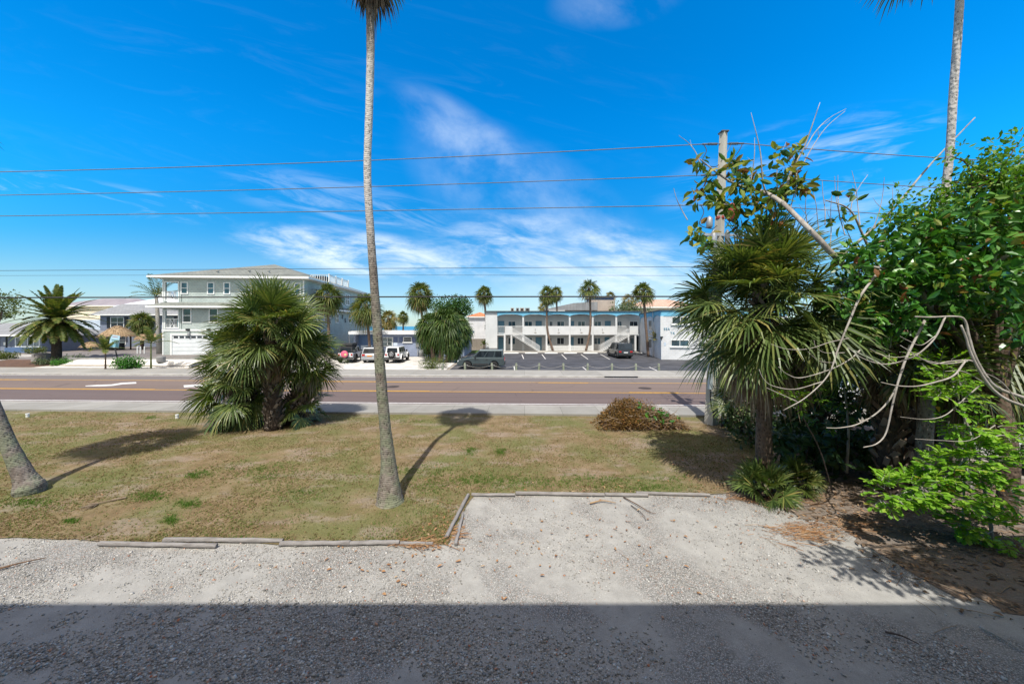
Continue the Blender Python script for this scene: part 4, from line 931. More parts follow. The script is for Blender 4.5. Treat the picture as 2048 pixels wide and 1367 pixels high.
MB().lathe([(.3, 0), (.34, .5), (.42, .62), (.30, .95), (.08, 1.05)], n=14).build('cover', M['appliance grey'], g, True); part('leg', 'black trim', g, ((-.42, -.05, 0), (-.36, .05, .8))); part('leg', 'black trim', g, ((.36, -.05, 0), (.42, .05, .8)))

# --- blue-grey two-storey inn on the left
t = thing('slate_blue_inn', 'two-storey slate-blue inn with black shutters behind the date palm', 'building', (-74.5, 60, .6))
part('wall', 'slate siding', t, ((4.6, 0, 0), (18.5, 8, 5.4))); part('side_wall', 'pale siding', t, ((-5.2, 1, 0), (4.599, 8, 4.6)))
r = MB(); r.prism([(-.8, 5.4), (-.8, 5.55), (4, 7.5), (8.8, 5.55), (8.8, 5.4)], 3.9, 19.3, 0); r.build('roof', M['grey roof'], t)
part('gutter', 'white trim', t, ((3.8, -.92, 5.3), (19.4, -.803, 5.5)))
for u0, z0, u1, z1, sh in ((6.4, 3.2, 8.7, 5.05, 1), (11.3, 3.2, 12.6, 5.05, 1), (15.8, 3.2, 17.1, 5.05, 1), (6.2, .35, 9., 1.95, 0), (13.2, .7, 14.8, 2.0, 0), (16.6, .5, 18.2, 1.9, 0)):
    window(t, T, u0, z0, u1, z1, 'hv' if u1 - u0 > 2 else 'h', .1, glass='window glass' if sh else 'curtained glass')
    if sh:
        for a, b in ((u0 - .62, u0 - .08), (u1 + .08, u1 + .62)): part('shutter', 'black trim', t, ((a, .004, z0), (b, .06, z1)), T=T)
for u0, u1 in ((6.0, 9.2), (16.4, 18.4)):
    a = MB(T); a.poly([(u0, .003, 2.75), (u1, .003, 2.75), (u1, .8, 2.15), (u0, .8, 2.15)]); a.poly([(u0, .003, 2.75), (u0, .8, 2.15), (u0, .003, 2.15)]); a.poly([(u1, .003, 2.75), (u1, .8, 2.15), (u1, .003, 2.15)]); a.build('awning', M['grey roof'], t)
part('door', 'pale siding', t, ((1.6, -.99, .05), (3.0, -.94, 2.2)), T=T); part('door', 'black trim', t, ((15.0, .004, 0), (16.2, .05, 2.1)), T=T)
# --- low building at the left edge
t = thing('low_motel_office', 'low slate-blue building with a grey hipped roof at the left edge', 'building', (-80, 47.5, .55))
part('wall', 'slate siding', t, ((0, 0, 0), (16.8, 8, 2.25))); hip(0, 16.8, 0, 8, 2.45, 1.55, .8, ((3, 4), (13, 4)), 'grey roof', t)
window(t, T, 13.3, .75, 16.6, 2.1, 'f', .1, glass='curtained glass'); part('door', 'black trim', t, ((9.6, .004, 0), (11.2, .05, 2.1)), T=T)
part('porch_post', 'black trim', t, ((12.6, .35, 0), (12.72, .47, 2.2)), T=T); part('planter_wall', 'dark blue wall', t, ((13.1, .1, 0), (16.9, .9, .7)), T=T)
part('notice_board', 'white trim', t, ((11.7, .004, 1.0), (12.2, .03, 1.4)), T=T)
# --- far roofs on the left
t = thing('metal_roof_villa', 'villa with a bright white metal hipped roof far behind the inn', 'building', (-93, 84, .6))
part('wall', 'beige stucco', t, ((0, 0, 0), (13.5, 9, 8.1))); hip(0, 13.5, 0, 9, 8.3, 2.2, .8, ((4.5, 4.5), (9, 4.5)), 'white metal roof', t); part('chimney_box', 'white trim', t, ((2.8, 6, 9.5), (5.6, 8, 12.3)))
t = thing('mauve_roof_villa', 'villa with a wide mauve-grey roof far behind the date palm', 'building', (-121, 94, .6))
part('wall', 'cream stucco', t, ((0, 0, 0), (24, 9, 8.8))); hip(0, 24, 0, 9, 9.0, 2.2, .8, ((7, 4.5), (17, 4.5)), 'mauve roof', t)

# --- motel
t = thing('motel', 'long two-storey white motel with blue arched fascia and outside stairs', 'motel', (-4.3, 57, .0))
def rx(cx): return cx * .0181 - 2.58            # facade positions
def bx(cx): return (rx(cx) - 4.3) * 58.6 / 57 + 4.3
MX = 25.2
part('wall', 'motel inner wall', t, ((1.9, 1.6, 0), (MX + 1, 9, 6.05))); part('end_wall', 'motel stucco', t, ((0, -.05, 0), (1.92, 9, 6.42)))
part('roof', 'dark roof edge', t, ((-.15, -.35, 6.43), (MX + .3, 9.2, 6.55)))
part('ceiling', 'motel stucco', t, ((1.93, .12, 6.1), (MX, 1.59, 6.42)))
part('balcony_floor', 'motel stucco', t, ((1.93, -.05, 2.62), (MX, 1.595, 2.82)))
cols = [1.95, 6.10, 9.86, 13.6, 17.3, 21.1, 24.9]
for c in cols[1:-1]: part('column', 'motel stucco', t, ((c - .13, -.06, .12), (c + .13, .16, 6.1)))
for c in (rx(315), rx(375), rx(1415), rx(1478)): part('stair_post', 'motel stucco', t, ((c - .14, -.12, .12), (c + .14, .12, 2.9)))
for a, b in zip(cols, cols[1:]):
    pts = [(a, 6.42), (a, 5.70)] + [(a + (b - a) * k / 14, 5.70 + .34 * math.sin(math.pi * k / 14) ** .6) for k in range(1, 14)] + [(b, 5.70), (b, 6.42)]
    MB().prism(pts, -.18, .10).build('arched_fascia', M['motel blue'], t)
for x0, x1 in ((6.0, 9.74), (9.98, 13.48), (13.72, 17.18), (17.42, 21.2), (rx(320), rx(383)), (rx(1425), rx(1500))): part('parapet', 'motel stucco', t, ((x0, -.16, 2.72), (x1, -.065, 4.12)))
for x0, x1 in ((2.0, rx(318)), (rx(385), 6.05), (21.25, rx(1395))):
    mb = MB(); balusters(mb, (x0, -.1, 0), (x1, -.1, 0), 2.95, 4.08, .16, .03); mb.build('balcony_railing', M['white trim'], t)
Tm = Tf(1.6)
for z0, doors, wins in ((2.82, ((258, 312), (590, 645), (905, 933), (1207, 1260)), ((345, 413), (492, 560), (713, 743), (780, 847), (965, 1032), (1110, 1175), (1320, 1358), (1425, 1500))),
                        (.12, ((258, 305), (590, 645), (905, 930), (1205, 1250)), ((345, 410), (492, 560), (692, 735), (778, 845), (960, 1020), (1108, 1170), (1430, 1467)))):
    for a, b in doors: part('door', 'motel door', t, ((bx(a), .003, z0), (bx(b), .05, z0 + 2.15)), T=Tm)
    for a, b in wins: window(t, Tm, bx(a), z0 + .95, bx(b), z0 + 2.1, 'v', .06, .06, glass='blue glass' if (a + b) % 3 else 'window glass')
part('passage', 'dark void', t, ((bx(1488), .003, .12), (bx(1507), .03, 2.4)), T=Tm)
def stair(x0, x1, zt):     # x0 at the top
    mb = MB(); n = 15; dx = (x1 - x0) / n; dz = zt / n
    for k in range(n): xa, xb = sorted((x0 + dx * k, x0 + dx * (k + 1.15))); z = zt - dz * (k + 1); mb.box((xa, -1.24, z - .06), (xb, -.26, z))
    st = mb.build('stair_tread', M['concrete'], t)
    for y in (-1.27, -.22):
        m_ = MB(); m_.beam((x0, y, zt - .10), (x1, y, .02), .06, .22, (0, 1, 0)); m_.build('stringer', M['motel stucco'], t)
        m_ = MB(); m_.beam((x0, y, zt + .95), (x1, y, 1.0), .05, .06, (0, 1, 0)); m_.beam((x0, y, zt + .12), (x1, y, .22), .04, .04, (0, 1, 0))
        for k in range(27): q = k / 26; m_.box((x0 + (x1 - x0) * q - .018, y - .018, zt * (1 - q) + .06), (x0 + (x1 - x0) * q + .018, y + .018, zt * (1 - q) + 1.0))
        m_.build('handrail', M['motel stucco'], t)
stair(rx(388), rx(622), 2.75); stair(rx(1408), rx(1152), 2.75)
for cx in (588, 795, 997, 1190):
    mb = MB(); x = rx(cx); mb.lathe([(.2, 0), (.2, .02)], (0, 0, 0), 16, 1); mb.v = [(x + v[0], -.162 - v[1], 3.05 + v[2] * .55) for v in mb.v]; mb.build('plaque', M['concrete'], t)
    mb = MB(); mb.prism([(x + (a * (1 if cx < 900 else -1)) * .6 - .08, 3.5 + b * .75) for a, b in ((0, .22), (.1, .3), (.2, .2), (.12, .1), (.2, -.05), (.12, -.25), (0, -.2), (.08, -.1), (.02, .05), (.08, .15))], -.19, -.163); mb.build('seahorse_ornament', M['appliance grey'], t)
part('walkway', 'concrete', t, ((-1, -2.6, -.02), (MX - 2.5, 1.59, .115)))
# rooftop units
for k, (cx, w) in enumerate(((372, .55), (420, .5), (462, .7), (512, .75))):
    o = thing('rooftop_unit', f'small grey air-conditioning unit on the motel roof, {ORD[k]} from the left', 'air conditioner', (rx(cx) - 4.3 + .2, 59.5, 6.55), 0, 'rooftop units on the motel')
    part('casing', 'appliance grey' if k % 2 else 'beige stucco', o, ((-w / 2, -.3, 0), (w / 2, .3, .62))); part('vent_panel', 'dark void', o, ((-w * .3, -.315, .15), (w * .3, -.302, .5)))
# wing with the sign lettering
t = thing('motel_wing', 'white block wing of the motel with blue top band and lettering', 'motel wing', (18.4, 43.6, 0), R(-9.5))
part('wall', 'white block', t, ((0, 0, -.05), (14, 13.4, 6.0))); part('roof', 'dark roof edge', t, ((-.2, -.2, 6.02), (14.2, 13.5, 6.12)))
T = Tf(0); TL = Tl(0)
part('blue_band', 'motel blue', t, ((.0, .003, 5.35), (14, .06, 6.01)), T=T)
for a, b in ((0, 4.0), (4.3, 8.6), (8.9, 13.3)):
    pts = [(a, 6.01), (a, 4.7)] + [(a + (b - a) * k / 14, 5.05 + .45 * math.sin(math.pi * k / 14) ** .55) for k in range(0, 15)] + [(b, 4.7), (b, 6.01)]
    MB(TL).prism(pts, .004, .07).build('arched_fascia', M['motel blue'], t)
part('pilaster', 'motel stucco', t, ((4.02, .003, 2.9), (4.28, .12, 6.0)), ((8.62, .003, 0), (8.88, .12, 6.)), T=TL); part('downspout', 'white trim', t, ((4.1, .02, 0), (4.2, .11, 2.89)), T=TL)
part('corner_pilaster', 'motel stucco', t, ((-.12, -.12, 2.85), (.24, .14, 5.34)), T=T); part('meter_box', 'dark void', t, ((-.1, .004, 2.5), (.1, .12, 2.8)), T=T)
window(t, T, 1.2, 4.35, 3.2, 5.25, 'v', .08, .08, sill=True); window(t, T, 1.1, 1.6, 3.2, 2.45, 'v', .08, .08, sill=True, glass='blue glass')
window(t, T, 5.6, 4.35, 7.6, 5.25, 'v', .08, .08, sill=True); window(t, T, 5.6, 1.6, 7.6, 2.45, 'v', .08, .08, sill=True, glass='blue glass')
window(t, TL, 5.0, 3.5, 6.9, 4.95, 'v', .08, .06); window(t, TL, 5.0, 1.0, 6.9, 2.35, 'v', .08, .06)
part('wall_vent', 'pale siding', t, ((.3, .003, 1.7), (.55, .02, 2.1)), T=T)
def text_mesh(name, body, size, mat, parent, loc, rot=(R(90), 0, 0), ext=.02):
    cu = D.curves.new(name, 'FONT'); cu.body = body; cu.size = size; cu.extrude = ext; cu.space_character = 1.12
    o = D.objects.new(name, cu); COL.objects.link(o); dg = bpy.context.evaluated_depsgraph_get(); me = D.meshes.new_from_object(o.evaluated_get(dg)); D.objects.remove(o)
    me.materials.clear(); me.materials.append(M[mat]); q = D.objects.new(name, me); COL.objects.link(q); q.parent = parent; q.location = loc; q.rotation_euler = rot; return q
text_mesh('lettering', 'SEA', .42, 'letter blue', t, (.28, -.03, 3.62)); text_mesh('lettering', 'TR', .42, 'letter blue', t, (1.05, -.03, 3.1))
# beyond the motel
t = thing('beige_villa', 'beige villa with grey roof and square tower behind the motel', 'building', (7.8, 72, 0))
part('wall', 'beige stucco', t, ((0, 0, 0), (14.5, 10, 7.3))); r = MB(); r.prism([(-1.2, 7.3), (-1.2, 7.5), (4.6, 8.75), (9.4, 9.0), (9.4, 7.3)], -1, 9); r.build('roof', M['grey roof'], t)
part('tower', 'beige stucco', t, ((8.2, -.6, 0), (13., 5, 9.4))); part('tower_cap', 'white trim', t, ((7.9, -.9, 9.9), (13.5, 5.3, 10.15))); part('tower_louvre', 'shutter blue', t, ((8.4, -.5, 9.401), (12.8, 4.9, 9.899)))
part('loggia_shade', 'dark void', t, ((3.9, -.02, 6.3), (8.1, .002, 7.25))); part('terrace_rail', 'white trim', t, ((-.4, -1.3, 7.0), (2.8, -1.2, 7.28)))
t = thing('tan_roof_house', 'cream house with a tan tiled hipped roof and arched window behind the motel', 'house', (25, 72, 0))
part('wall', 'cream stucco', t, ((.4, 0, 0), (14, 10, 7.8))); hip(.4, 14, 0, 10, 8.0, 1.9, .8, ((4.5, 5), (9, 5)), 'tan tile', t)
mb = MB(Tf(0)); mb.prism([(4.6, 6.5)] + [(5.9 + 1.3 * math.cos(a), 6.5 + 1.0 * math.sin(a)) for a in [math.pi * (1 - k / 12) for k in range(13)]] + [(7.2, 6.5)], .003, .05); mb.build('arched_window', M['curtained glass'], t)
t = thing('orange_roof_house', 'white house with an orange tiled roof, left of the motel', 'house', (-9.2, 74, 0))
part('wall', 'white block', t, ((0, 0, 0), (4.6, 8, 6.0))); hip(0, 4.6, 0, 8, 6.1, 1.0, .4, ((2.3, 2.3), (2.3, 5.7)), 'orange tile', t); window(t, Tf(0), 3.4, 3.3, 4.3, 4.5, 'h', .08)
t = thing('white_beach_house', 'small white building beyond the trees left of the orange-roofed house', 'building', (-13.6, 84, 0))
part('wall', 'white block', t, ((0, 0, 0), (4, 6, 3.6))); part('roof', 'white metal roof', t, ((-.3, -.3, 3.61), (4.3, 6.3, 3.8)))
# wooden fence left of the motel
t = thing('board_fence', 'weathered grey board fence running back beside the motel', 'fence', (-6.6, 51.0, 0))
part('boards', 'grey boards', t, ((-.9, 0, .05), (-.84, 9.5, 1.95))); part('return_boards', 'grey boards', t, ((-.84, 9.5, .05), (2.6, 9.56, 1.95)))
for k in range(5): part('post', 'grey boards', t, ((-1.02, k * 2.3, 0), (-.91, k * 2.3 + .1, 2.0)))
sheet('grass_strip', [(-7.3, 53.6), (-4.5, 53.6), (-4.3, 60), (-7.3, 60)], .004, M['lush grass'])
# picket fence
for k, (a, b) in enumerate(((9.99, 13.46), (13.74, 17.16))):
    t = thing('picket_fence', f'low white picket fence between motel columns, {("left", "right")[k]} of the two sections', 'fence', (a - 4.3, 56.98, .115))
    n = int((b - a) / .16); mb = MB()
    for q in range(n): x = .06 + q * (b - a - .12) / (n - 1); mb.prism([(x - .045, .05), (x + .045, .05), (x + .045, .84), (x, .92), (x - .045, .84)], -.02, .0)
    mb.build('pickets', M['white trim'], t); part('rail', 'white trim', t, ((0, .003, .25), (b - a, .04, .33))); part('rail', 'white trim', t, ((0, .003, .62), (b - a, .04, .70)))
    part('post', 'white trim', t, ((.0, .045, 0), (.09, .12, .95))); part('post', 'white trim', t, ((b - a - .09, .045, 0), (b - a, .12, .95)))
# kerb stops and bay lines
for k, (a, b) in enumerate(((295, 432), (490, 602), (665, 780), (835, 952), (1010, 1135), (1480, 1530))):
    x = (940 + (a + b) / 2 * .2246 - 1024) / F * 53.3; w = (b - a) * .2246 / F * 53.3
    mb = MB(); mb.prism([(-.09, 0), (.09, 0), (.06, .13), (-.06, .13)], -w / 2, w / 2, 0)
    o = mb.build('kerb_stop', M['white trim'], None, bevel=.01); o.location = (x, 53.3, -.006); tag(o, f'white concrete kerb stop in front of the motel, {ORD[k]} from the left', 'kerb stop', 'kerb stops in front of the motel')
for a, b in (((462, 750), (478, 788)), ((640, 748), (672, 790)), ((815, 748), (860, 792)), ((988, 748), (1050, 792)), ((1162, 748), (1246, 794)), ((1003, 862), (1040, 890)), ((1595, 862), (1668, 895))):
    p, q = [G(940 + u * .2246, 540 + v * .2246) for u, v in (a, b)]; d = (q - p).normalized(); s = Vector((d.y, -d.x, 0)) * .06
    mb = MB(); mb.poly([(*(w)[:2], -.001) for w in (p - s, p + s, q + s, q - s)]); tag(mb.build('parking_line', M['road white']), kind='structure')
# building behind the viewer: its roof edge draws the shade across the drive
t = thing('apartment_house', 'pale apartment house behind the viewer, shading the near gravel', 'building', (0, 0, 0))
part('wall', 'house wall', t, ((-30, -10, -.05), (16, -1.6, 8.7))); part('roof', 'grey roof', t, ((-30.4, -10.4, 8.72), (16.4, .02, 9.0)))
for k in range(8): window(t, lambda p: (p[0], -1.6 + p[1], p[2]), -28 + k * 5.6, 4.0, -25.6 + k * 5.6, 5.6, 'v', .08)

# ------------------------------------------------------------------ vehicles
def paint(name, c, metal=.0, rough=.3, coat=.5):
    m, nt, b, out = newmat(name); cc = coords(nt); k = maprange(nt, noise_of(nt, cc, 1.5, 5), .3, .7, .92, 1.04)
    setb(nt, b, col=mixc(nt, 1., (*c, 1), nd(nt, 'ShaderNodeCombineXYZ', {0: k, 1: k, 2: k}).outputs[0], 'MULTIPLY'), rough=rough, metal=metal, spec=.5, coat=coat)
paint('white car paint', (.68, .69, .70)); paint('silver car paint', (.36, .38, .40), .5, .35); paint('grey-blue car paint', (.055, .08, .09), .3, .35); paint('dark car paint', (.022, .027, .034), .3, .3)
pm('tyre rubber', (.018, .018, .019), (.028, .027, .027), 12., .9); pm('alloy', (.45, .46, .47), (.36, .37, .38), 5., .4, metal=.6); pm('plastic trim', (.025, .026, .028), (.035, .036, .038), 6., .7)
pm('soft top', (.045, .045, .05), (.03, .03, .033), 4., .9); pm('tail lamp', (.42, .015, .015), (.34, .01, .01), 8., .25); pm('head lamp', (.55, .57, .6), (.45, .47, .5), 8., .15)
pm('pink cover', (.62, .10, .18), (.55, .12, .2), 4., .5); pm('pale yellow', (.60, .55, .25)); pm('plate orange', (.65, .25, .05)); pm('plate white', (.65, .67, .68))
def arc(cy, cz, r, a0, a1, n=8): return [(cy + r * math.cos(R(a0 + (a1 - a0) * k / n)), cz + r * math.sin(R(a0 + (a1 - a0) * k / n))) for k in range(n + 1)]
class Frus:
    def __init__(s, wb, yb0, yb1, zb, wt, yt0, yt1, zt): s.q = (wb, yb0, yb1, zb, wt, yt0, yt1, zt)
    def c(s, sx, y, t):
        wb, yb0, yb1, zb, wt, yt0, yt1, zt = s.q; b = Vector((sx * wb, yb0 if y == 0 else yb1, zb)); p = Vector((sx * wt, yt0 if y == 0 else yt1, zt)); return b.lerp(p, t)
    def pt(s, side, u, t):
        if side == 'L': return s.c(-1, 0, t).lerp(s.c(-1, 1, t), u)
        if side == 'R': return s.c(1, 0, t).lerp(s.c(1, 1, t), u)
        if side == 'B': return s.c(-1, 0, t).lerp(s.c(1, 0, t), u)
        return s.c(-1, 1, t).lerp(s.c(1, 1, t), u)
    def solid(s, mb):
        i = [mb.pt(s.c(sx, y, t)) for t in (0, 1) for sx, y in ((-1, 0), (1, 0), (1, 1), (-1, 1))]
        for q in ((0, 3, 2, 1), (4, 5, 6, 7), (0, 1, 5, 4), (1, 2, 6, 5), (2, 3, 7, 6), (3, 0, 4, 7)): mb.face([i[k] for k in q])
    def pane(s, mb, side, u0, u1, t0, t1, off=.012, du=0.):
        c = [s.pt(side, u0, t0), s.pt(side, u1, t0), s.pt(side, u1 - du, t1), s.pt(side, u0 + du, t1)]; n = (c[1] - c[0]).cross(c[3] - c[0]).normalized()
        o = {'L': Vector((-1, 0, 0)), 'R': Vector((1, 0, 0)), 'B': Vector((0, -1, 0)), 'F': Vector((0, 1, 0))}[side]
        if n.dot(o) < 0: n = -n
        a = [mb.pt(p + n * off) for p in c]; b = [mb.pt(p - n * .01) for p in c]
        mb.face(a); mb.face(b[::-1])
        for k in range(4): mb.face((a[k], a[(k + 1) % 4], b[(k + 1) % 4], b[k]))
def wheel(parent, x, y, r, w=.24, sp=5, rim='alloy'):
    sg = 1 if x > 0 else -1; c = (x, y, r)
    o = MB().lathe([(r * .62, -w / 2), (r * .93, -w / 2), (r, -w * .3), (r, w * .3), (r * .93, w / 2), (r * .62, w / 2)], c, 24, 0).build('wheel', M['tyre rubber'], parent, True)
    m = MB(); m.lathe([(r * .62, sg * w * .1), (r * .66, sg * w * .44)], c, 20, 0, False); xx = x + sg * w * .42
    for k in range(sp):
        a = k * 2 * math.pi / sp + .3; m.beam((xx, y, r), (xx, y + math.cos(a) * r * .63, r + math.sin(a) * r * .63), .05 + .05 * r, .03, (1, 0, 0))
    m.lathe([(r * .18, 0), (r * .14, sg * .03)], (xx, y, r), 12, 0); m.build('rim', M[rim], o)
    m = MB(); m.lathe([(r * .61, 0), (r * .61, .004)], (x + sg * w * .12, y, r), 20, 0); m.build('brake_disc', M['plastic trim'], o); return o
def suv(label, cat, rear, head, matn, L, Wd, Hh, belt, wr=.36, name='parked_suv', group=None, trim=True, boxy=0., plate='plate white', glass='car glass', rack=True, lamp='tail lamp'):
    hd = Vector((-math.sin(head), math.cos(head), 0)); c = Vector(rear) + hd * L / 2
    t = thing(name, label, cat, tuple(c), head, group); w = Wd / 2; h = L / 2; fy, ry = h - .95, -h + 1.0; ar = wr + .08
    prof = [(-h + .03, .34), (-h, .55), (-h + .01, .78), (-h + .06, belt), (h - 1.35, belt + .02), (h - .5, belt - .10), (h - .12, belt - .2), (h - .02, .62), (h - .05, .34)]
    prof += arc(fy, wr * .95, ar, -10, 190, 10) + arc(ry, wr * .95, ar, -10, 190, 10)
    b = MB().prism(prof, -w, w, 0).build('body', M[matn], t, bevel=.05)
    fr = Frus(w - .03, -h + .06, h - 1.25, belt - .02, w - .17 + boxy * .1, -h + .28 - boxy * .2, h - 2.1, Hh)
    m = MB(); fr.solid(m); m.build('cabin', M[matn], t, bevel=.05)
    for sd in 'LR':
        for u0, u1, nm in ((.06, .30, 'rear_quarter_window'), (.33, .60, 'side_window'), (.63, .93, 'side_window')):
            m = MB(); fr.pane(m, sd, u0, u1, .16, .86, .014, .0 if u1 < .9 else .0); m.build(nm, M[glass], t)
    m = MB(); fr.pane(m, 'B', .07, .93, .18, .86, .016, .02); m.build('rear_window', M[glass], t)
    m = MB(); fr.pane(m, 'F', .05, .95, .10, .92, .016, .02); m.build('windscreen', M[glass], t)
    m = MB(); m.box((-w * .97, -h - .06, .40), (w * .97, -h + .10, .62)); m.build('rear_bumper', M[matn if not trim else 'plastic trim'], t, bevel=.03)
    m = MB(); m.box((-w * .96, h - .12, .36), (w * .96, h + .05, .62)); m.build('front_bumper', M[matn], t, bevel=.03)
    m = MB(); m.box((-w * .5, h - .04, .64), (w * .5, h + .02, .80)); m.build('grille', M['plastic trim'], t)
    for sx in (-1, 1):
        m = MB(); m.box((sx * w * .72 - .16, -h - .012, .78), (sx * w * .72 + .16, -h + .15, .98)); m.build('tail_light', M[lamp], t, bevel=.02)
        m = MB(); m.box((sx * w * .76 - .17, h - .16, .66), (sx * w * .76 + .17, h + .012, .82)); m.build('headlight', M['head lamp'], t, bevel=.03)
        m = MB(); m.box((sx * (w + .1) - .1, h - 1.75, belt + .02), (sx * (w + .1) + .1, h - 1.62, belt + .17)); m.build('wing_mirror', M['plastic trim'], t, bevel=.03)
        for y in (fy, ry): wheel(t, sx * (w - .13), y, wr)
        m = MB()
        for y in (-h + 1.62, h - 2.0, ): m.box((sx * (w + .004) - .008, y, belt - .18), (sx * (w + .004) + .008, y + .18, belt - .13))
        m.build('door_handle', M['plastic trim'], t)
        m = MB(); m.box((sx * w - .012, ry + ar + .05, .36), (sx * w + .012, fy - ar - .05, .52)); m.build('side_cladding', M['plastic trim'], t)
        if rack: m = MB(); m.beam((sx * (w - .25), -h + .6, Hh + .05), (sx * (w - .25), h - 2.25, Hh + .05), .04, .05); m.build('roof_rail', M['plastic trim'], t)
    m = MB(); m.box((-.26, -h - .016, .72), (.26, -h + .02, .86)); m.build('number_plate', M[plate], t)
    m = MB(); m.box((-w + .06, -h + .4, .20), (w - .06, h - .4, .36)); m.build('underbody', M['plastic trim'], t)
    return t
def jeep(label, rear, head, matn, top, cover=None, box=False):
    L, w, h = 4.2, .90, 2.1; hd = Vector((-math.sin(head), math.cos(head), 0)); c = Vector(rear) + hd * (L / 2 + .2)
    t = thing('off_road_vehicle', label, 'off-road car', tuple(c), head, 'off-road cars in the shell lot'); wr = .40; fy, ry = h - .62, -h + .88; ww = w - .12
    prof = [(-h, .52), (-h, 1.12), (h - 1.25, 1.14), (h - .05, 1.06), (h - .02, .60)] + arc(fy, .42, .5, -5, 185, 10) + arc(ry, .42, .5, -5, 185, 10)
    MB().prism(prof, -ww, ww, 0).build('body', M[matn], t, bevel=.035)
    fr = Frus(ww - .01, -h + .02, h - 1.28, 1.11, ww - .10, -h + .10, h - 1.62, 1.80)
    m = MB(); fr.solid(m); m.build('hard_top' if top != 'soft top' else 'soft_top', M[top], t, bevel=.05)
    for sd in 'LR':
        for u0, u1 in ((.04, .30), (.36, .62), (.68, .95)): m = MB(); fr.pane(m, sd, u0, u1, .12, .84); m.build('side_window', M['car glass'], t)
        if top == 'soft top':
            m = MB(); fr.pane(m, sd, .64, 1.0, .0, .98, .02); fr.pane; m.build('door_frame', M[matn], t)
            m = MB(); fr.pane(m, sd, .68, .95, .10, .86, .032); m.build('door_window', M['car glass'], t)
    m = MB(); fr.pane(m, 'B', .12, .88, .10, .84, .015); m.build('rear_window', M['car glass'], t)
    m = MB(); fr.pane(m, 'F', .05, .95, .08, .92, .015); m.build('windscreen', M['car glass'], t)
    for sx in (-1, 1):
        for y in (fy, ry):
            wheel(t, sx * (w - .10), y, wr, .27, 7); fl = arc(y, .42, .60, 2, 178, 10) + arc(y, .42, .49, 178, 2, 10)
            MB().prism(fl, sx * ww - .01 * sx, sx * (w + .04), 0).build('fender_flare', M[matn if cover is None else 'plastic trim'], t)
        m = MB(); m.box((sx * (ww - .12) - .08, -h - .05, .84), (sx * (ww - .12) + .08, -h + .01, 1.04)); m.build('tail_light', M['tail lamp'], t, bevel=.015)
        m = MB(); m.box((sx * (ww + .12) - .1, h - 1.45, 1.16), (sx * (ww + .12) + .1, h - 1.36, 1.36)); m.build('wing_mirror', M['plastic trim'], t, bevel=.03)
        m = MB(); m.lathe([(.1, 0), (.1, .05)], (sx * .5, h - .02, .92), 14, 1); m.build('headlight', M['head lamp'], t)
        m = MB(); m.box((sx * ww - .02, ry + .62, .44), (sx * ww + .06 * sx, fy - .62, .52)) if sx > 0 else m.box((-ww - .06, ry + .62, .44), (-ww + .02, fy - .62, .52)); m.build('side_step', M['plastic trim'], t)
    m = MB(); m.box((-.82, -h - .2, .50), (.82, -h + .02, .66)); m.build('rear_bumper', M['plastic trim'], t, bevel=.03)
    m = MB(); m.box((-.82, h - .06, .50), (.82, h + .2, .68)); m.build('front_bumper', M['plastic trim'], t, bevel=.03)
    sw = MB().lathe([(.22, -.12), (.37, -.12), (.40, -.06), (.40, .06), (.37, .12), (.22, .12)], (-.02, -h - .15, 1.02), 26, 1).build('spare_wheel', M['tyre rubber'], t, True)
    if cover:
        MB().lathe([(.37, .0), (.385, -.02), (.36, -.05), (.1, -.065), (.02, -.066)], (-.02, -h - .262, 1.02), 28, 1).build('wheel_cover', M[cover], sw, True)
        m = MB(); m.lathe([(.13, 0), (.13, .02)], (.10, -h - .345, .98), 18, 1); m.build('cover_print', M['pale yellow'], sw)
    else:
        m = MB()
        for k in range(7): a = k * 2 * math.pi / 7; m.beam((-.02, -h - .27, 1.02), (-.02 + .25 * math.cos(a), -h - .27, 1.02 + .25 * math.sin(a)), .07, .03, (0, 1, 0))
        m.lathe([(.27, 0), (.23, -.03)], (-.02, -h - .25, 1.02), 22, 1, False); m.build('spare_rim', M['alloy'], sw)
    m = MB(); m.box((-ww + .02, -h - .03, .60), (-ww + .32, -h + .01, .74)); m.build('number_plate', M['plate white'], t)
    m = MB(); m.box((-ww + .1, -h + .3, .32), (ww - .1, h - .3, .54)); m.build('underbody', M['plastic trim'], t)
    if box:
        m = MB(); m.box((-.62, -h + .3, 1.86), (.62, h - 1.9, 2.17)); m.build('roof_box', M['plastic trim'], t, bevel=.06)
        m = MB(); m.box((-.7, -h + .5, 1.80), (.7, -h + .56, 1.86)); m.box((-.7, h - 2.2, 1.80), (.7, h - 2.14, 1.86)); m.build('roof_bar', M['plastic trim'], t)
    return t
jeep('silver-white off-road car with black soft top, roof box and pink spare-wheel cover', (-18.45, 39.0, 0), R(8), 'white car paint', 'soft top', 'pink cover', True)
jeep('white hard-top off-road car with an uncovered alloy spare wheel', (-13.25, 38.9, 0), R(3), 'white car paint', 'white car paint')
suv('silver crossover half hidden by the tall palm, between the two off-road cars', 'car', (-15.85, 39.3, 0), R(5), 'silver car paint', 4.6, 1.85, 1.68, .98, .35, 'parked_crossover', None, False, plate='plate orange')
suv('grey-blue family car parked side-on behind the rope posts', 'car', (-.72, 34.75, 0), R(90), 'grey-blue car paint', 4.5, 1.9, 1.82, 1.06, .37, 'parked_suv', 'large cars in the motel lot', boxy=.5)
suv('dark large car seen from behind at the foot of the right motel stair', 'car', (14.3, 44.4, 0), R(1.5), 'dark car paint', 5.1, 1.95, 1.92, 1.12, .40, 'parked_suv', 'large cars in the motel lot', boxy=.5)
suv('pale car glimpsed through the thicket beyond the trees on the right', 'car', (18.6, 18.4, 0), R(90), 'white car paint', 4.6, 1.85, 1.65, .98, .35, 'parked_crossover', None, False)
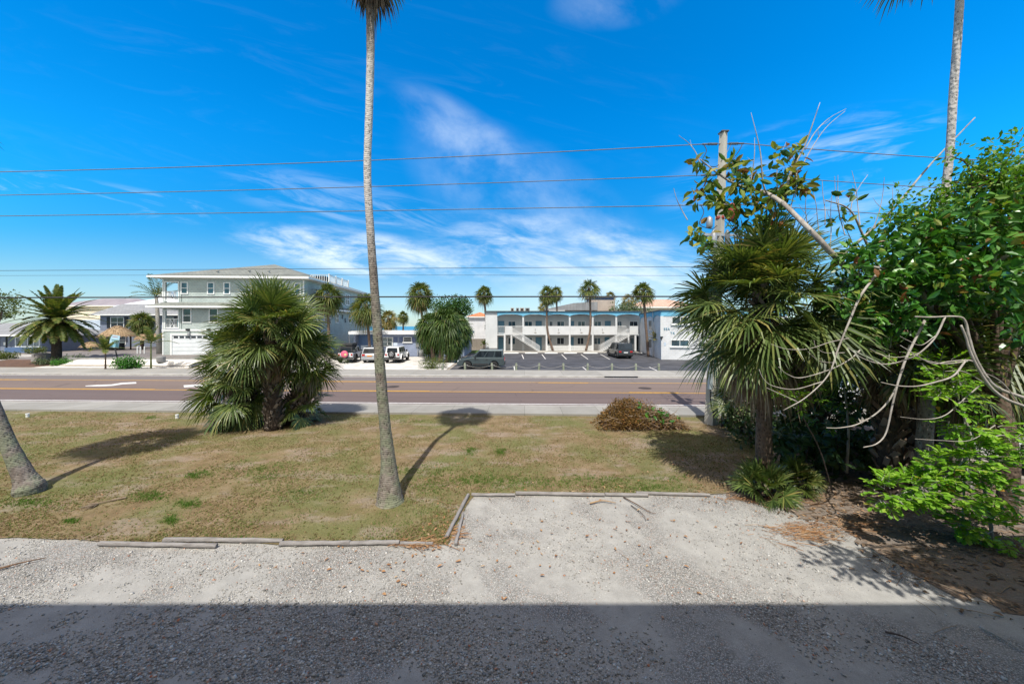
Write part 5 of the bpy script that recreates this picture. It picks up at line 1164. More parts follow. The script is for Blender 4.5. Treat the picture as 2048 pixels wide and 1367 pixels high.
suv('silver car glimpsed under the hanging fronds at the right edge', 'car', (18.8, 9.4, 0), R(90), 'silver car paint', 4.6, 1.85, 1.65, .98, .35, 'parked_crossover', None, False)

# ------------------------------------------------------------------ rope posts
pm('old post', (.24, .27, .20), (.17, .19, .14), 6., .95, .5, 30, .01, stretch=(1, 1, .3)); pm('white rope', (.40, .39, .36), (.30, .29, .27), 10., .9)
px_posts = [(885, 739.2), (930.5, 741), (984.5, 742.2), (1033, 742), (1078, 742.2), (1127, 742.3), (1175, 742.8), (1224, 743), (1272, 743.3), (1318, 743.6)]
pp = []; proto = None
for k, (x, y) in enumerate(px_posts):
    p = G(x, y); p.y = yr(32.5, p.x) + .02; p.x = (x - 1024) / F * p.y
    if not proto:
        proto = thing('rope_post', '', 'post'); MB().lathe([(.105, -.05), (.10, .66), (.09, .70), (.03, .715)], n=12).build('post', M['old post'], proto); MB().lathe([(.113, .50), (.118, .53), (.113, .56)], n=12, cap=False).build('rope_loop', M['white rope'], proto); o = proto
    else: o = copy_tree(proto)
    o.location = p; o.rotation_euler = (R(rng.uniform(-3, 3)), R(rng.uniform(-4, 4)), rng.random() * 6); pp.append(p)
    tag(o, f'short weathered wooden post carrying a rope by the parking lot, {ORD[k]} from the left', 'post', 'rope posts along the parking lot')
for k, (a, b) in enumerate(zip(pp, pp[1:])):
    m = MB(); q = [a.lerp(b, j / 10) + UP * (.54 - .26 * (1 - (2 * j / 10 - 1) ** 2)) for j in range(11)]; m.tube(q, .014, 6)
    tag(m.build('rope', M['white rope'], None, True), f'white rope sagging between the {ORD[k]} and {ORD[k + 1]} wooden posts from the left', 'rope', 'ropes between the posts')
m = MB(); m.box((-.05, -.03, 0), (.05, .03, .42)); o = m.build('marker_stake', M['white trim']); o.location = pp[3] + Vector((-.16, -.05, 0)); o.rotation_euler = (0, R(-8), 0); tag(o, 'short white marker stake leaning against the fourth rope post', 'stake')

# ------------------------------------------------------------------ utility pole and wires
pb = G(1426, 850) + Vector((0, .15, 0)); ptop = P(1447, 266, pb.y)
t = thing('utility_pole', 'tapered square concrete utility pole with insulators and electrical boxes', 'utility pole', tuple(pb)); v = ptop - pb
def pv(z): return v * (z / v.z)
m = MB(); rot = Matrix.Rotation(R(28), 3, 'Z')
cs = [[m.pt(tuple(pv(z) + rot @ Vector((a * r, b_ * r, 0)))) for a, b_ in ((-1, -1), (1, -1), (1, 1), (-1, 1))] for z, r in ((-.1, .185), (0.01, .18), (v.z, .105))]
for A, B in zip(cs, cs[1:]):
    for k in range(4): m.face((A[k], A[(k + 1) % 4], B[(k + 1) % 4], B[k]))
m.face(cs[-1]); m.build('post', M['pole concrete'], t)
c = pv(v.z); MB().box((-.15, -.15, 0), (.15, .15, .05)).build('cap', M['dark roof edge'], t).location = c + Vector((0, 0, .001))
pm('box blue-grey', (.34, .40, .43), (.28, .335, .365), 2., .5); pm('insulator grey', (.16, .17, .18), (.10, .11, .12), 9., .4); pm('steel', (.40, .42, .44), (.3, .31, .33), 5., .45, metal=.5); pm('fuse red', (.30, .045, .03), (.24, .035, .025), 6., .5); pm('cable black', (.03, .03, .032), (.045, .045, .048), 5., .7); pm('cable grey', (.16, .165, .17), (.12, .122, .126), 5., .6)
bx_ = MB(); z0 = 1.05; c = pv(1.6)
bx_.box((c.x + .05, -.62, 1.0), (c.x + .62, -.2, 1.98)); o = bx_.build('meter_cabinet', M['box blue-grey'], t, bevel=.02)
MB().box((c.x + .02, -.66, 1.981), (c.x + .66, -.17, 2.03)).build('cabinet_lid', M['box blue-grey'], o); MB().box((c.x + .52, -.645, 1.45), (c.x + .56, -.621, 1.6)).build('latch', M['steel'], o)
MB().box((c.x - .30, -.30, 1.5), (c.x - .16, -.16, 2.6)).build('side_conduit_box', M['box blue-grey'], t, bevel=.01)
for dx in (.18, .36, .5): MB().tube([(c.x + dx, -.4, -.05), (c.x + dx, -.4, 1.0)], .055, 8).build('conduit', M['cable black'], t, True)
MB().tube(curve([(c.x - .22, -.25, 1.5), (c.x - .25, -.3, 1.0), (c.x - .12, -.28, .55), (c.x + .1, -.3, .45)], 4), .03, 6).build('cable', M['cable black'], t, True)
MB().tube([tuple(pv(2.6) + Vector((-.22, -.2, 0))), tuple(pv(6.5) + Vector((-.16, -.16, 0)))], .045, 8).build('conduit', M['cable grey'], t, True)
wz = [11.72, 10.42, 9.17]
def wdir(s): return Vector((s, -.035 * s, 0)).normalized()
for z in wz:
    a = pv(z)
    for s in (-1, 1):
        d = wdir(s); m = MB()
        m.tube([a + d * .1, a + d * .22], .02, 6); prof = []
        for k in range(7): prof += [(.03, .24 + k * .055), (.062, .26 + k * .055), (.03, .28 + k * .055)]
        for (r0, t0), (r1, t1) in zip(prof, prof[1:]): m.tube([a + d * t0, a + d * (t1 + .002)], [r0, r1], 8, False)
        m.tube([a + d * .62, a + d * .85], .035, 6); m.build('insulator', M['insulator grey'], t, True)
    if z != wz[1]:
        m = MB(); m.tube(curve([a + wdir(-1) * .8, a + Vector((-.75, -.1, -.35)), a + Vector((-.95, -.15, -.85)), a + Vector((-.5, -.2, -1.05)), a + Vector((-.2, -.1, -.9))], 5), .016, 5); m.build('jumper_wire', M['cable black'], t, True)
    m = MB(); m.tube(curve([a + wdir(1) * .8, a + Vector((.6, -.1, -.35)), a + Vector((.25, -.15, -.8)), a + Vector((.16, -.1, -1.0))], 5), .016, 5); m.build('jumper_wire', M['cable black'], t, True)
for dx, z, mt, rr, hh in ((-.5, 8.15, 'steel', .12, .5), (.42, 8.45, 'fuse red', .17, .75), (.95, 7.1, 'fuse red', .16, .5), (-.28, 7.1, 'steel', .13, 1.0), (.28, 7.3, 'insulator grey', .1, .8), (1.3, 7.3, 'fuse red', .15, .5)):
    m = MB(); m.lathe([(rr * .6, 0), (rr, .06), (rr, hh * .8), (rr * .7, hh * .88), (rr * .25, hh)], tuple(pv(z) + Vector((dx, -.15, 0))), 12); m.build('cutout_fuse', M[mt], t, True)
m = MB(); m.beam(pv(7.9) + Vector((-.7, -.12, 0)), pv(7.9) + Vector((1.4, -.12, -.05)), .08, .1); m.build('cross_arm', M['steel'], t); MB().lathe([(.15, 0), (.17, .05), (.15, .14)], tuple(pv(8.55)), 10).build('band', M['fuse red'], t)
def wire(label, px0, px1, z_pole, r, mat, right=None, group='power lines'):
    A = pb + pv(z_pole)
    def at(px, py):          # on the vertical plane of the line, parallel to the road
        k = (px - 1024) / F; y = (pb.y + .035 * pb.x) / (1 + .035 * k); return Vector((k * y, y, CAMH - (py - HOR) / F * y))
    pts = []
    Lq = at(*px0); Rq = at(*px1) if px1 else None
    far = A + (Lq - A) * 1.6; far.z = Lq.z + (Lq.z - A.z) * -.15
    for k in range(25):
        q = k / 24; p = far.lerp(A + wdir(-1) * .8, q); s = (Lq - A).length / (far - A).length; s = 1 - s
        lin = far.z + (A.z - far.z) * q; lw_ = far.z + (A.z - far.z) * s; kk = (Lq.z - lw_) / (4 * s * (1 - s)); p.z = lin + kk * 4 * q * (1 - q); pts.append(p)
    if right:
        Rq = at(*right); B = A + (Rq - A) * 2.2; B.z = Rq.z - .6
        for k in range(16):
            q = k / 15; p = (A + wdir(1) * .8).lerp(B, q); s = 1 / 2.2; lw_ = A.z + (B.z - A.z) * s; kk = (Rq.z - lw_) / (4 * s * (1 - s)); p.z = A.z + (B.z - A.z) * q + kk * 4 * q * (1 - q); pts.append(p)
    tag(MB().tube(pts, r, 5, True).build('power_line', M[mat], None, True), label, 'wire', group)
wire('topmost power line, running from the pole top across the sky', (0, 344), None, wz[0], .019, 'cable grey', (1890, 318))
wire('second power line from the top, crossing the tall palm trunk', (0, 390.5), None, wz[1], .017, 'cable grey', (1800, 373))
wire('third power line from the top, meeting the pole by the red fuse', (0, 432), None, wz[2], .017, 'cable grey', (1700, 425))
wire('thick dark cable crossing in front of the houses, lowest of the lines', (0, 595), None, P(1430, 592.5, pb.y).z, .030, 'cable black', (1900, 640))
wire('thin dark wire just above the ridge of the green house roof', (0, 541), None, P(1430, 533, pb.y).z, .010, 'cable black', (1900, 580))
wire('faintest thin wire, just under the one above the green roof', (0, 551), None, P(1430, 551, pb.y).z, .006, 'cable black', (1900, 600))

# ------------------------------------------------------------------ timbers along the gravel
pm('grey timber', (.29, .275, .265), (.19, .175, .165), 3., .9, .6, 18, .02, stretch=(1, 8, 8)); 
TB = [((198, 1090), (434, 1094), .055, 'long grey timber at the left end of the lawn edge, nearest the gravel'), ((328, 1082), (566, 1084), .055, 'slightly bowed grey timber lying behind the leftmost one'), ((560, 1090), (700, 1089), .06, 'grey timber in the middle of the near lawn edge'), ((700, 1089), (799, 1087), .055, 'short grey timber left of the corner of dry fronds'), ((800, 1088), (866, 1089), .04, 'thin split timber under the dry fronds at the corner'),
      ((936, 992), (893, 1077), .06, 'grey timber lying aslant up to the lawn corner'), ((926, 1028), (911, 1091), .045, 'short plank lying beside the slanting timber'), ((943, 991), (1030, 991.5), .05, 'short timber at the left end of the far gravel edge'), ((1031, 988.5), (1209, 991.5), .06, 'long squared timber in the middle of the far gravel edge'), ((1210, 990.5), (1296, 992.5), .055, 'timber right of the long squared one on the far edge'), ((1272, 987), (1420, 992), .05, 'half-buried timber at the right end of the far gravel edge')]
for (a, b, r, lab) in TB:
    A, B = G(*a), G(*b); d = B - A; L_ = d.length; r *= .78; m = MB(); pts = [(-L_ / 2 + L_ * k / 8, rng.uniform(-.008, .008), r * .8) for k in range(9)]
    m.tube(pts, [r * rng.uniform(.92, 1.08) for _ in pts], 8, True, lambda: rng.uniform(-.07, .07), .85); o = m.build('timber', M['grey timber'], None, False, .006)
    o.location = (A + B) / 2; o.rotation_euler = (0, 0, math.atan2(d.y, d.x)); tag(o, lab, 'timber', 'timbers edging the gravel')

# ------------------------------------------------------------------ brush pile
bp = G(1285, 857); t = thing('brush_pile', 'heap of dead cuttings, brown leaves and twigs by the pavement', 'brush pile', tuple(bp)); rg = random.Random(8)
k_ = bp.y / F
def pileh(x):     # outline of the heap over its width (metres from its middle)
    q = x / k_
    return max(0., np.interp(q, (-92, -78, -50, -20, 15, 40, 70, 98), (.02, .45, .93, .98, .84, .66, .42, .0)))
mb = MB()
for k in range(8200):
    x = rg.gauss(-.7, .55) if rg.random() < .75 else rg.uniform(-1.6, 1.7); 
    if abs(x) > 1.9: continue
    h = pileh(x) * 1.12; y = rg.uniform(-1, 1) * .72 + .25; f = max(0, 1 - ((y - .25) / .8) ** 2); z = h * (f ** .8) * (rg.random() ** .4) * rg.uniform(.9, 1.15) + .02
    d = rvec(rg); leafquad(mb, Vector((x, y, z)), d, rvec(rg), rg.uniform(.06, .13), rg.uniform(.018, .045))
mb.build('dead_leaves', M['brush leaf'], t)
mb = MB()
for k in range(900):
    x = rg.gauss(.15, .75)
    if abs(x) > 1.85: continue
    h = pileh(x) * 1.05; y = rg.uniform(-1, 1) * .6 + .25; f = max(0, 1 - ((y - .25) / .85) ** 2); z = h * f * (rg.random() ** .4) + .02; p = Vector((x, y, z)); d = (Vector((rg.choice((-1, 1)) * rg.uniform(.3, 1), rg.uniform(-.5, .5), rg.uniform(-.6, .35)))).normalized()
    l = rg.uniform(.15, .55); q = p + d * l; q.z = max(.01, min(q.z, pileh(q.x) + .1)); mb.tube([p, p.lerp(q, .5) + rvec(rg) * .03, q], rg.uniform(.004, .010), 3, False)
for k in range(26):
    x = rg.uniform(1.0, 1.9); p = Vector((x - .7, rg.uniform(-.1, .5), pileh(x - .7) * .8)); q = Vector((x, rg.uniform(-.3, .3), .04)); mb.beam(p, q, .05, .015)
mb.beam((-1.15, .1, .95), (-.15, .15, .80), .05, .03)
mb.build('twigs', M['brush twig'], t)
mb = MB()
for k in range(80): x = rg.gauss(.55, .35); leaf(mb, Vector((x, rg.uniform(-.35, .2), pileh(x) * rg.uniform(.3, 1.0) + .03)), rvec(rg), rvec(rg), .22, .10)
mb.build('green_leaves', M['rubber leaf'], t)
mb = MB(); nx = 24
g_ = [[mb.pt((-1.6 + 3.1 * i / nx, .25 + .38 * math.cos(math.pi * j / 8), max(.0, pileh(-1.6 + 3.1 * i / nx) * .5 * math.sin(math.pi * j / 8)) + .0)) for j in range(9)] for i in range(nx + 1)]
for i in range(nx):
    for j in range(8): mb.face((g_[i][j], g_[i + 1][j], g_[i + 1][j + 1], g_[i][j + 1]))
mb.build('packed_core', M['mulch'], t)
mb = MB()
for k in range(70):
    p = Vector((rg.gauss(0, 1.15), rg.gauss(-.25, .45), .02)); a = rg.random() * 6.28; l = rg.uniform(.1, .4); mb.tube([p, p + Vector((math.cos(a) * l * .5, math.sin(a) * l * .5, .02)), p + Vector((math.cos(a) * l, math.sin(a) * l, 0))], .006, 4, False)
for k in range(22):
    x = rg.uniform(-1.3, 1.2); p = Vector((x, rg.uniform(-.1, .5), pileh(x) * .8)); d = Vector((rg.uniform(-.8, .8), rg.uniform(-.5, .2), rg.uniform(.3, .9))).normalized(); mb.tube([p, p + d * .25, p + d * rg.uniform(.35, .6) + UP * .03], [.008, .006, .003], 4, False)
mb.build('loose_sticks', M['brush twig'], t)

pm('iron', (.075, .062, .06), (.05, .042, .04), 9., .9, spec=.1)
# ------------------------------------------------------------------ far-side palms and plants
def far_palm(label, bpx, bpy, cpx, cpy, r, seed, z=0., d=None, nf=44, nseg=15, tr=.15, green='palm olive', dead=14, emin=-55, bend=0., w=.10, group='palms across the road', bark='far palm bark', droop=.8, head=True, name='sabal_palm'):
    rg = random.Random(seed)
    if d is None: b = G(bpx, bpy, z)
    else: b = P(bpx, HOR, d); b.z = z
    t = thing(name, label, 'palm tree', tuple(b), 0, group); c = P(cpx, cpy, b.y) - b
    cp = curve([(0, 0, -.1), (c.x * .35 + bend, 0, c.z * .35), (c.x * .75 + bend * .6, 0, c.z * .75), tuple(c)], 5)
    MB().tube(cp, taper(tr * 1.2, tr, len(cp)), 9, True, lambda: rg.uniform(-.07, .07)).build('trunk', M[bark], t, True)
    if head: m = MB(); boots(m, [c - UP * .9, c], tr * 1.1, 22, .3, .12, rg); m.build('leaf_stubs', M['brown boot'], t)
    fan_crown(c, nf, r * .46, r * .6, nseg, w, rg, emin, 88, droop, 1.2).build('crown', M[green], t)
    if dead: skirt(c - UP * .15, dead, r * .3, r * .5, 9, w, rg, -75, -35, .3).build('dead_frond_skirt', M['dead frond'], t)
    return t
far_palm('slim sabal palm at the left end of the motel', 976, 702, 968, 585, 1.75, 101)
far_palm('curved sabal palm in front of the motel, left one of the crossing pair', 1107, 703, 1095, 586, 1.8, 102, bend=-.6)
far_palm('sabal palm whose head shows behind the curved one at the motel', 1118, 700, 1112, 583, 1.7, 103, z=.0, d=66, nf=34)
far_palm('sabal palm with an open spreading head in the middle of the motel', 1171, 703, 1178, 576, 2.1, 104, bend=.55, nf=34, dead=5, emin=-35)
far_palm('sabal palm leaning left beside the motel wing', 1297, 713, 1286, 580, 1.75, 105, nf=40, dead=4, emin=-40)
far_palm('full-headed sabal palm standing over the blue bungalow', 851, 703, 840, 585, 2.3, 106, d=50, nf=70, dead=40, emin=-75, group='palms round the bungalow')
far_palm('sabal palm with a ragged brown skirt by the right side of the green house', 659, 700, 655, 588, 2.3, 107, d=46, nf=56, dead=34, emin=-70, group='palms round the bungalow')
far_palm('bushy sabal palm just left of the tall lawn palm', 741, 705, 733, 611, 2.5, 108, d=46, nf=60, dead=20, emin=-70, group='palms round the bungalow')
far_palm('sabal palm with yellowing fronds behind the bungalow roof', 775, 690, 777, 636, 2.1, 109, d=60, green='palm yellowing', nf=44, dead=16, group='palms round the bungalow')
far_palm('small slim sabal palm against the sea behind the bungalow', 807, 690, 806, 631, 1.5, 110, d=74, nf=36, dead=10, group='palms round the bungalow')
far_palm('palm behind the motel roof, right of the beige tower', 1262, 690, 1257, 600, 2.2, 111, d=78, green='palm yellowing', nf=30, dead=0, emin=-40, group='palms behind the motel', head=False)
far_palm('palm showing just above the beige tower', 1221, 690, 1220, 592, 1.6, 112, d=80, nf=24, dead=0, green='palm yellowing', group='palms behind the motel', head=False)
far_palm('young palm peeping over the motel roof near the curved palm', 1087, 690, 1086, 613, 1.4, 113, d=74, nf=22, dead=0, green='palm yellowing', group='palms behind the motel', head=False)
far_palm('sabal palm in front of the slate-blue inn by the thatched hut', 284, 698, 284, 641, 2.1, 114, d=56, z=.6, nf=66, dead=24, emin=-72, tr=.2, group='palms by the inn')
# dense clump of sabals between bungalow and motel
for k, (px, py, cx, cy, r, s, lab) in enumerate(((868, 722, 858, 648, 2.0, 121, 'left palm of the dense clump, in front of the bungalow end'), (880, 724, 890, 640, 2.5, 122, 'broadest palm of the dense clump beside the bungalow'), (902, 718, 918, 652, 2.1, 123, 'right palm of the dense clump, next to the board fence'), (866, 716, 862, 672, 1.9, 124, 'low palm at the bottom left of the dense clump'), (905, 712, 905, 628, 2.1, 125, 'topmost palm of the dense clump beside the bungalow'), (893, 724, 905, 678, 1.6, 126, 'lowest palm of the dense clump, hanging over the dark trunk'))):
    far_palm(lab, px, py, cx, cy, r, s, nf=84, nseg=16, dead=12, emin=-75, green='clump green', tr=.22, droop=1.0, group='dense palm clump', w=.11)
t = bush('round_tree', 'dark green rounded broadleaf tree rising behind the dense palm clump', P(905, HOR, 49) * 1 - Vector((0, 0, CAMH)), 2.9, 3.0, 131, 'deep leaf', 240, 15, .30, .17, False, 'tree', cr=.5)
for ch in t.children: ch.location.z += 5.2
MB().tube([(0, 0, -.1), (.1, 0, 3), (0, 0, 6)], [.25, .2, .1], 8).build('trunk', M['brown bark'], t, True)
t = bush('background_tree', 'yellow-green leafy trees behind the motel roof right of the tower', P(1255, HOR, 70) - Vector((0, 0, CAMH)), 4.2, 3.2, 132, 'dusty leaf', 160, 14, .45, .2, False, 'tree', cr=.8)
for ch in t.children: ch.location.z += 5.2
MB().tube([(0, 0, -.1), (.1, 0, 3), (0, 0, 6.6)], [.3, .22, .1], 8).build('trunk', M['brown bark'], t, True)
bush('ornamental_grass', 'tufty shrub at the corner of the shell lot by the first rope post', G(866, 736), 1.2, .9, 133, 'hedge leaf', 60, 16, .34, .05, False, 'shrub', cr=.3)
bush('green_shrub', 'clipped green shrub beside the garage of the bungalow', G(722, 706), 1.3, 1.6, 134, 'shrub leaf', 60, 16, .2, .12, False, 'shrub', cr=.3)
def on(px, py, z): return G(px, py, z)
b = on(258, 731, .35); b.z = hgt(b.x, b.y)
bush('round_shrub', 'bright green rounded shrub in the white shell bank behind the sign', b, 1.05, 1.2, 135, 'shrub leaf', 110, 18, .16, .10, False, 'shrub', cr=.28)
b = on(13, 716, .4); m = bush('clipped_hedge', 'low clipped hedge along the office at the left edge', (b.x - .6, b.y, hgt(b.x, b.y)), 1.5, .8, 136, 'hedge leaf', 110, 16, .14, .09, False, 'hedge', cr=.25)
b = on(70, 708, .5); bush('clipped_hedge', 'shorter hedge piece behind the white planter stump', (b.x, b.y, hgt(b.x, b.y)), 1.2, .8, 137, 'hedge leaf', 60, 16, .14, .09, False, 'hedge', cr=.25)
for k, (px, py, r, h, mt, lab) in enumerate(((82, 729, 1.0, .75, 'dusty leaf', 'grey-green low shrub left of the date palm foot'), (113, 731, .8, .5, 'shrub leaf', 'small bright shrub at the foot of the date palm'), (140, 727, 1.15, .9, 'dusty leaf', 'grey-green spreading shrub right of the date palm'))):
    b = on(px, py, .1); bush('bed_shrub', lab, (b.x, b.y + .5, hgt(b.x, b.y)), r, h, 140 + k, mt, 60, 16, .13, .08, False, 'shrub', 'shrubs round the date palm', cr=.25)
# old tree at far left, behind the office
t = bush('old_tree', 'dark twisted tree behind the office at the far left', (-92, 62, .6), 4.2, 5.2, 150, 'hedge leaf', 190, 16, .4, .22, False, 'tree', cr=.7)
for ch in t.children: ch.location.z += 4.6
m = MB(); limb([(0, 0, -.1), (.6, 0, 2.6), (-.3, 0, 5.5)], .4, .2, 8, 5, m); limb([(.5, 0, 2.4), (2., 0, 4.4), (2.6, 0, 6.2)], .25, .1, 7, 5, m); m.build('trunk', M['brown bark'], t, True)
# date palm
b = on(113, 722, .25); b.z = hgt(b.x, b.y) - .05; t = thing('date_palm', 'stout date palm with a huge arching feather crown across the road on the left', 'palm tree', tuple(b)); rg = random.Random(160)
m = MB(); cp = [(0, 0, -.1), (0, 0, .5), (0, 0, 2.0), (0, 0, 3.2), (0, 0, 3.9), (0, 0, 4.6)]; m.tube(curve(cp, 4), [.62 - .24 * min(1, k / 5) + (.34 * min(1, max(0, (k - 9) / 6))) for k in range(21)], 14, True, lambda: rg.uniform(-.05, .05)); m.build('trunk', M['dark bark'], t, True)
m = MB(); boots(m, [Vector((0, 0, 2.6)), Vector((0, 0, 4.6))], [.45, .68], 70, .5, .18, rg, .9); m.build('leaf_stubs', M['brown boot'], t)
m = MB(); c = Vector((0, 0, 5.0))
for k in range(78):
    q = (k + .5) / 78; el = R(84 - 112 * q ** .72 + rg.uniform(-6, 6)); pinnate(m, c - UP * .6 * q, k * 2.39996, el, 3.9 * rg.uniform(.88, 1.06) * (.92 if q < .15 else 1), 40, .55, .13, rg, 1.5 * (.35 + .8 * q), .06, .25)
m.build('crown', M['palm olive'], t)
def feather_palm(label, bpx, bpy, h, L_, seed, z=None, nf=11, d=None, tr=.09, green='palm olive', group=None, stem='green stem', name='feather_palm', sag=1.1, lean=0., lw=.09):
    rg = random.Random(seed); b = G(bpx, bpy, .4) if d is None else P(bpx, HOR, d)
    b.z = hgt(b.x, b.y) if z is None else z
    t = thing(name, label, 'palm tree', tuple(b), 0, group); MB().tube([(0, 0, -.1), (lean * .4, 0, h * .5), (lean, 0, h)], [tr * 1.35, tr, tr * .75], 8).build('trunk', M[stem], t, True); m = MB()
    for k in range(nf): pinnate(m, Vector((lean, 0, h)), k * 2.39996 + .4, R(78 - 78 * k / nf), L_ * rg.uniform(.8, 1.1), 16, .40 * L_ / 1.6, lw, rg, sag, .03, .3)
    m.build('crown', M[green], t); return t
feather_palm('young feather palm in the shell bank left of the sign', 211, 731, 1.9, 1.5, 171, nf=11, tr=.055, group='young palms in the shell bank', stem='far palm bark')
feather_palm('young feather palm with a green stem in the shell bank right of the round shrub', 302, 730, 2.5, 1.9, 172, nf=10, tr=.06, group='young palms in the shell bank')
feather_palm('tall royal palm with a green crownshaft at the left corner of the green house', 319, 706, 7.2, 3.2, 173, .6, 14, 44.5, .22, 'palm olive', 'palms by the inn', 'concrete', lean=-.4)
feather_palm('small twin-stemmed date palm in the bed beside the motel wing', 1314, 714, 2.3, 1.6, 174, 0., 16, 46.5, .07, 'palm yellowing', stem='far palm bark')
feather_palm('small yucca-like palm at the left end wall of the motel', 968, 700, 1.2, 1.0, 175, 0., 14, 56, .1, 'palm olive', stem='far palm bark')
# thatched hut and umbrellas
def thatch(name, label, px, d, R_, ztop, zeave, seed, posts, group=None, open_=True):
    rg = random.Random(seed); b = P(px, HOR, d); b.z = .6; t = thing(name, label, 'thatched shelter', tuple(b), 0, group); m = MB()
    m.lathe([(R_ * .97, zeave - .02), (R_ * .92, zeave + .2), (R_ * .55, zeave + (ztop - zeave) * .62), (.15, ztop - .08), (.02, ztop - .04)], n=20); core = m
    for k in range(int(900 * R_ / 2)):
        q = rg.random() ** .6; a = rg.uniform(0, 6.283); r = R_ * q; z = ztop - (ztop - zeave) * (q ** 1.5); p = Vector((r * math.cos(a), r * math.sin(a), z + .08)); o = Vector((math.cos(a), math.sin(a), -.35 - .9 * q)).normalized(); leafquad(m, p, (o + rvec(rg) * .22).normalized(), (UP + o * .6), .45, .07)
    m.build('thatch_roof', M['thatch'], t)
    for (x, y) in posts: MB().tube([(x, y, -.05), (x, y, zeave + .3)], .09, 8).build('post', M['dark bark'], t, True)
    return t
t = thatch('thatched_hut', 'open tiki hut with a shaggy thatched roof in front of the slate-blue inn', 236, 52, 2.0, 3.55, 2.05, 181, [(-1.1, -.9), (.9, -.9), (-1.1, .9), (.9, .9)])
part('bar_counter', 'dark void', t, ((-1.4, -.5, 0), (.9, .1, 1.05)))
thatch('thatched_umbrella', 'low thatched umbrella left of the tiki hut', 182, 51, 1.0, 1.25, .6, 182, [(0, 0)], 'thatched umbrellas')
thatch('thatched_umbrella', 'small thatched umbrella between the tiki hut and the royal palm', 286, 52.5, .9, 2.3, 1.6, 183, [(0, 0)], 'thatched umbrellas')
thatch('thatched_umbrella', 'thatched umbrella half hidden behind the royal palm trunk', 318, 51, .95, 2.6, 1.9, 184, [(0, 0)], 'thatched umbrellas')
# sign by the road
b = on(240, 733, .2); b.z = hgt(b.x, b.y); t = thing('roadside_sign', 'pale blue sign board on a leaning dark pole by the shell bank', 'sign', tuple(b))
tp = P(228, 690, b.y) - b; MB().tube([(0, 0, -.1), tuple(tp * .5), tuple(tp + Vector((-.05, .03, .3)))], .05, 8).build('pole', M['cable black'], t, True)
pm('sign blue', (.42, .62, .74), (.38, .57, .70), 2., .5); pm('sign stripe', (.10, .45, .62)); pm('sign red', (.42, .16, .16)); pm('sign ink', (.16, .32, .36))
q = MB(); q.box((-.45, -.03, -.08), (.45, .0, 1.12)); o = q.build('board', M['sign blue'], t); o.location = (tp.x + .08, tp.y - .06, tp.z - .15); o.rotation_euler = (0, R(7), 0)
for z0, z1, w, mt in ((.05, .14, .42, 'sign stripe'), (.22, .30, .42, 'sign stripe'), (.93, .99, .26, 'sign red'), (.58, .70, .30, 'sign ink'), (.45, .51, .24, 'sign ink')): m = MB(); m.box((-w, -.034, z0), (w, -.0305, z1)); m.build('printed_band', M[mt], o)
# stepped path up the bank, low walls, small things on the bank
t = thing('brick_steps', 'brick steps between two grey cheek walls leading up the shell bank', 'steps', (-29.95, 34.9, 0), R(2)); mb = MB()
for k in range(5): mb.box((-1.35, -.2 + k * .55, -.05), (1.35, .36 + k * .55, .12 + k * .125))
mb.build('treads', M['stair brick'], t)
for sx in (-1, 1): m = MB(); m.prism([(-.35, -.05), (-.35, .30), (2.3, .95), (2.8, .95), (2.8, -.05)], sx * 1.36, sx * 1.62, 0); m.build('cheek_wall', M['grey concrete'], t)
t = MB(); t.box((-47.0, 37.32, .1), (-31.8, 37.55, .78)); o = t.build('low_wall', M['grey concrete']); tag(o, 'low grey concrete wall at the top of the white shell bank', 'wall')
m = MB(); m.lathe([(.3, 0), (.36, .1), (.36, .55), (.3, .62)], n=14); o = m.build('landscape_pot', M['grey concrete']); b = on(328, 721, .55); o.location = (b.x, b.y - .3, hgt(b.x, b.y) - .05); tag(o, 'squat grey pot on the shell bank left of the brick steps', 'pot')
b = on(86, 719, .3); t = thing('planter_stump', 'pale cut tree stump used as a planter left of the date palm', 'planter', (b.x, b.y, hgt(b.x, b.y))); MB().lathe([(.85, -.05), (.78, .4), (.8, .8), (.62, .8), (.6, .6)], n=16).build('stump', M['grey timber'], t); MB().lathe([(.6, .62), (.45, .8), (.1, .86)], n=14).build('soil_heap', M['dark void'], t)
for k, px in enumerate((275, 281, 289)): m = MB(); m.lathe([(.07, 0), (.07, .85), (.03, .9)], n=10); o = m.build('bollard', M['white trim']); b = P(px, HOR, 45); o.location = (b.x, b.y, .61); tag(o, f'short white bollard beside the royal palm, {ORD[k]} from the left', 'bollard', 'white bollards by the driveway')
# storm drain, manhole covers, little pipes, dead fronds
a, b = G(1204, 752.2), G(1270, 753); m = MB(); m.box((0, -.16, .0), ((b - a).length, .0, .10)); o = m.build('storm_drain', M['dark void']); o.location = (a.x, yr(28.4, a.x) + .15 , .006); o.rotation_euler = (0, 0, -.035); tag(o, 'long dark storm-drain slot in the far kerb', 'storm drain')
for px, py, lab in ((786, 773, 'dark round manhole cover in the centre lane behind the tall palm'), (1290, 776, 'dark round manhole cover in the centre lane above the brush pile')): m = MB(); m.lathe([(.42, 0), (.42, .006), (.36, .009)], n=24); o = m.build('manhole_cover', M['iron']); o.location = G(px, py, .0) + Vector((0, 0, .004)); tag(o, lab, 'manhole cover', 'manhole covers')
for px, py, lab in ((55, 834, 'small white pipe stub in the lawn at the far left'), (354, 836, 'small pale pipe stub in the lawn left of the bushy palm')): m = MB(); m.lathe([(.055, -.02), (.055, .13), (.065, .135), (.065, .17)], n=10); o = m.build('pipe_stub', M['white trim']); o.location = G(px, py, .006); tag(o, lab, 'pipe', 'pipe stubs in the lawn')
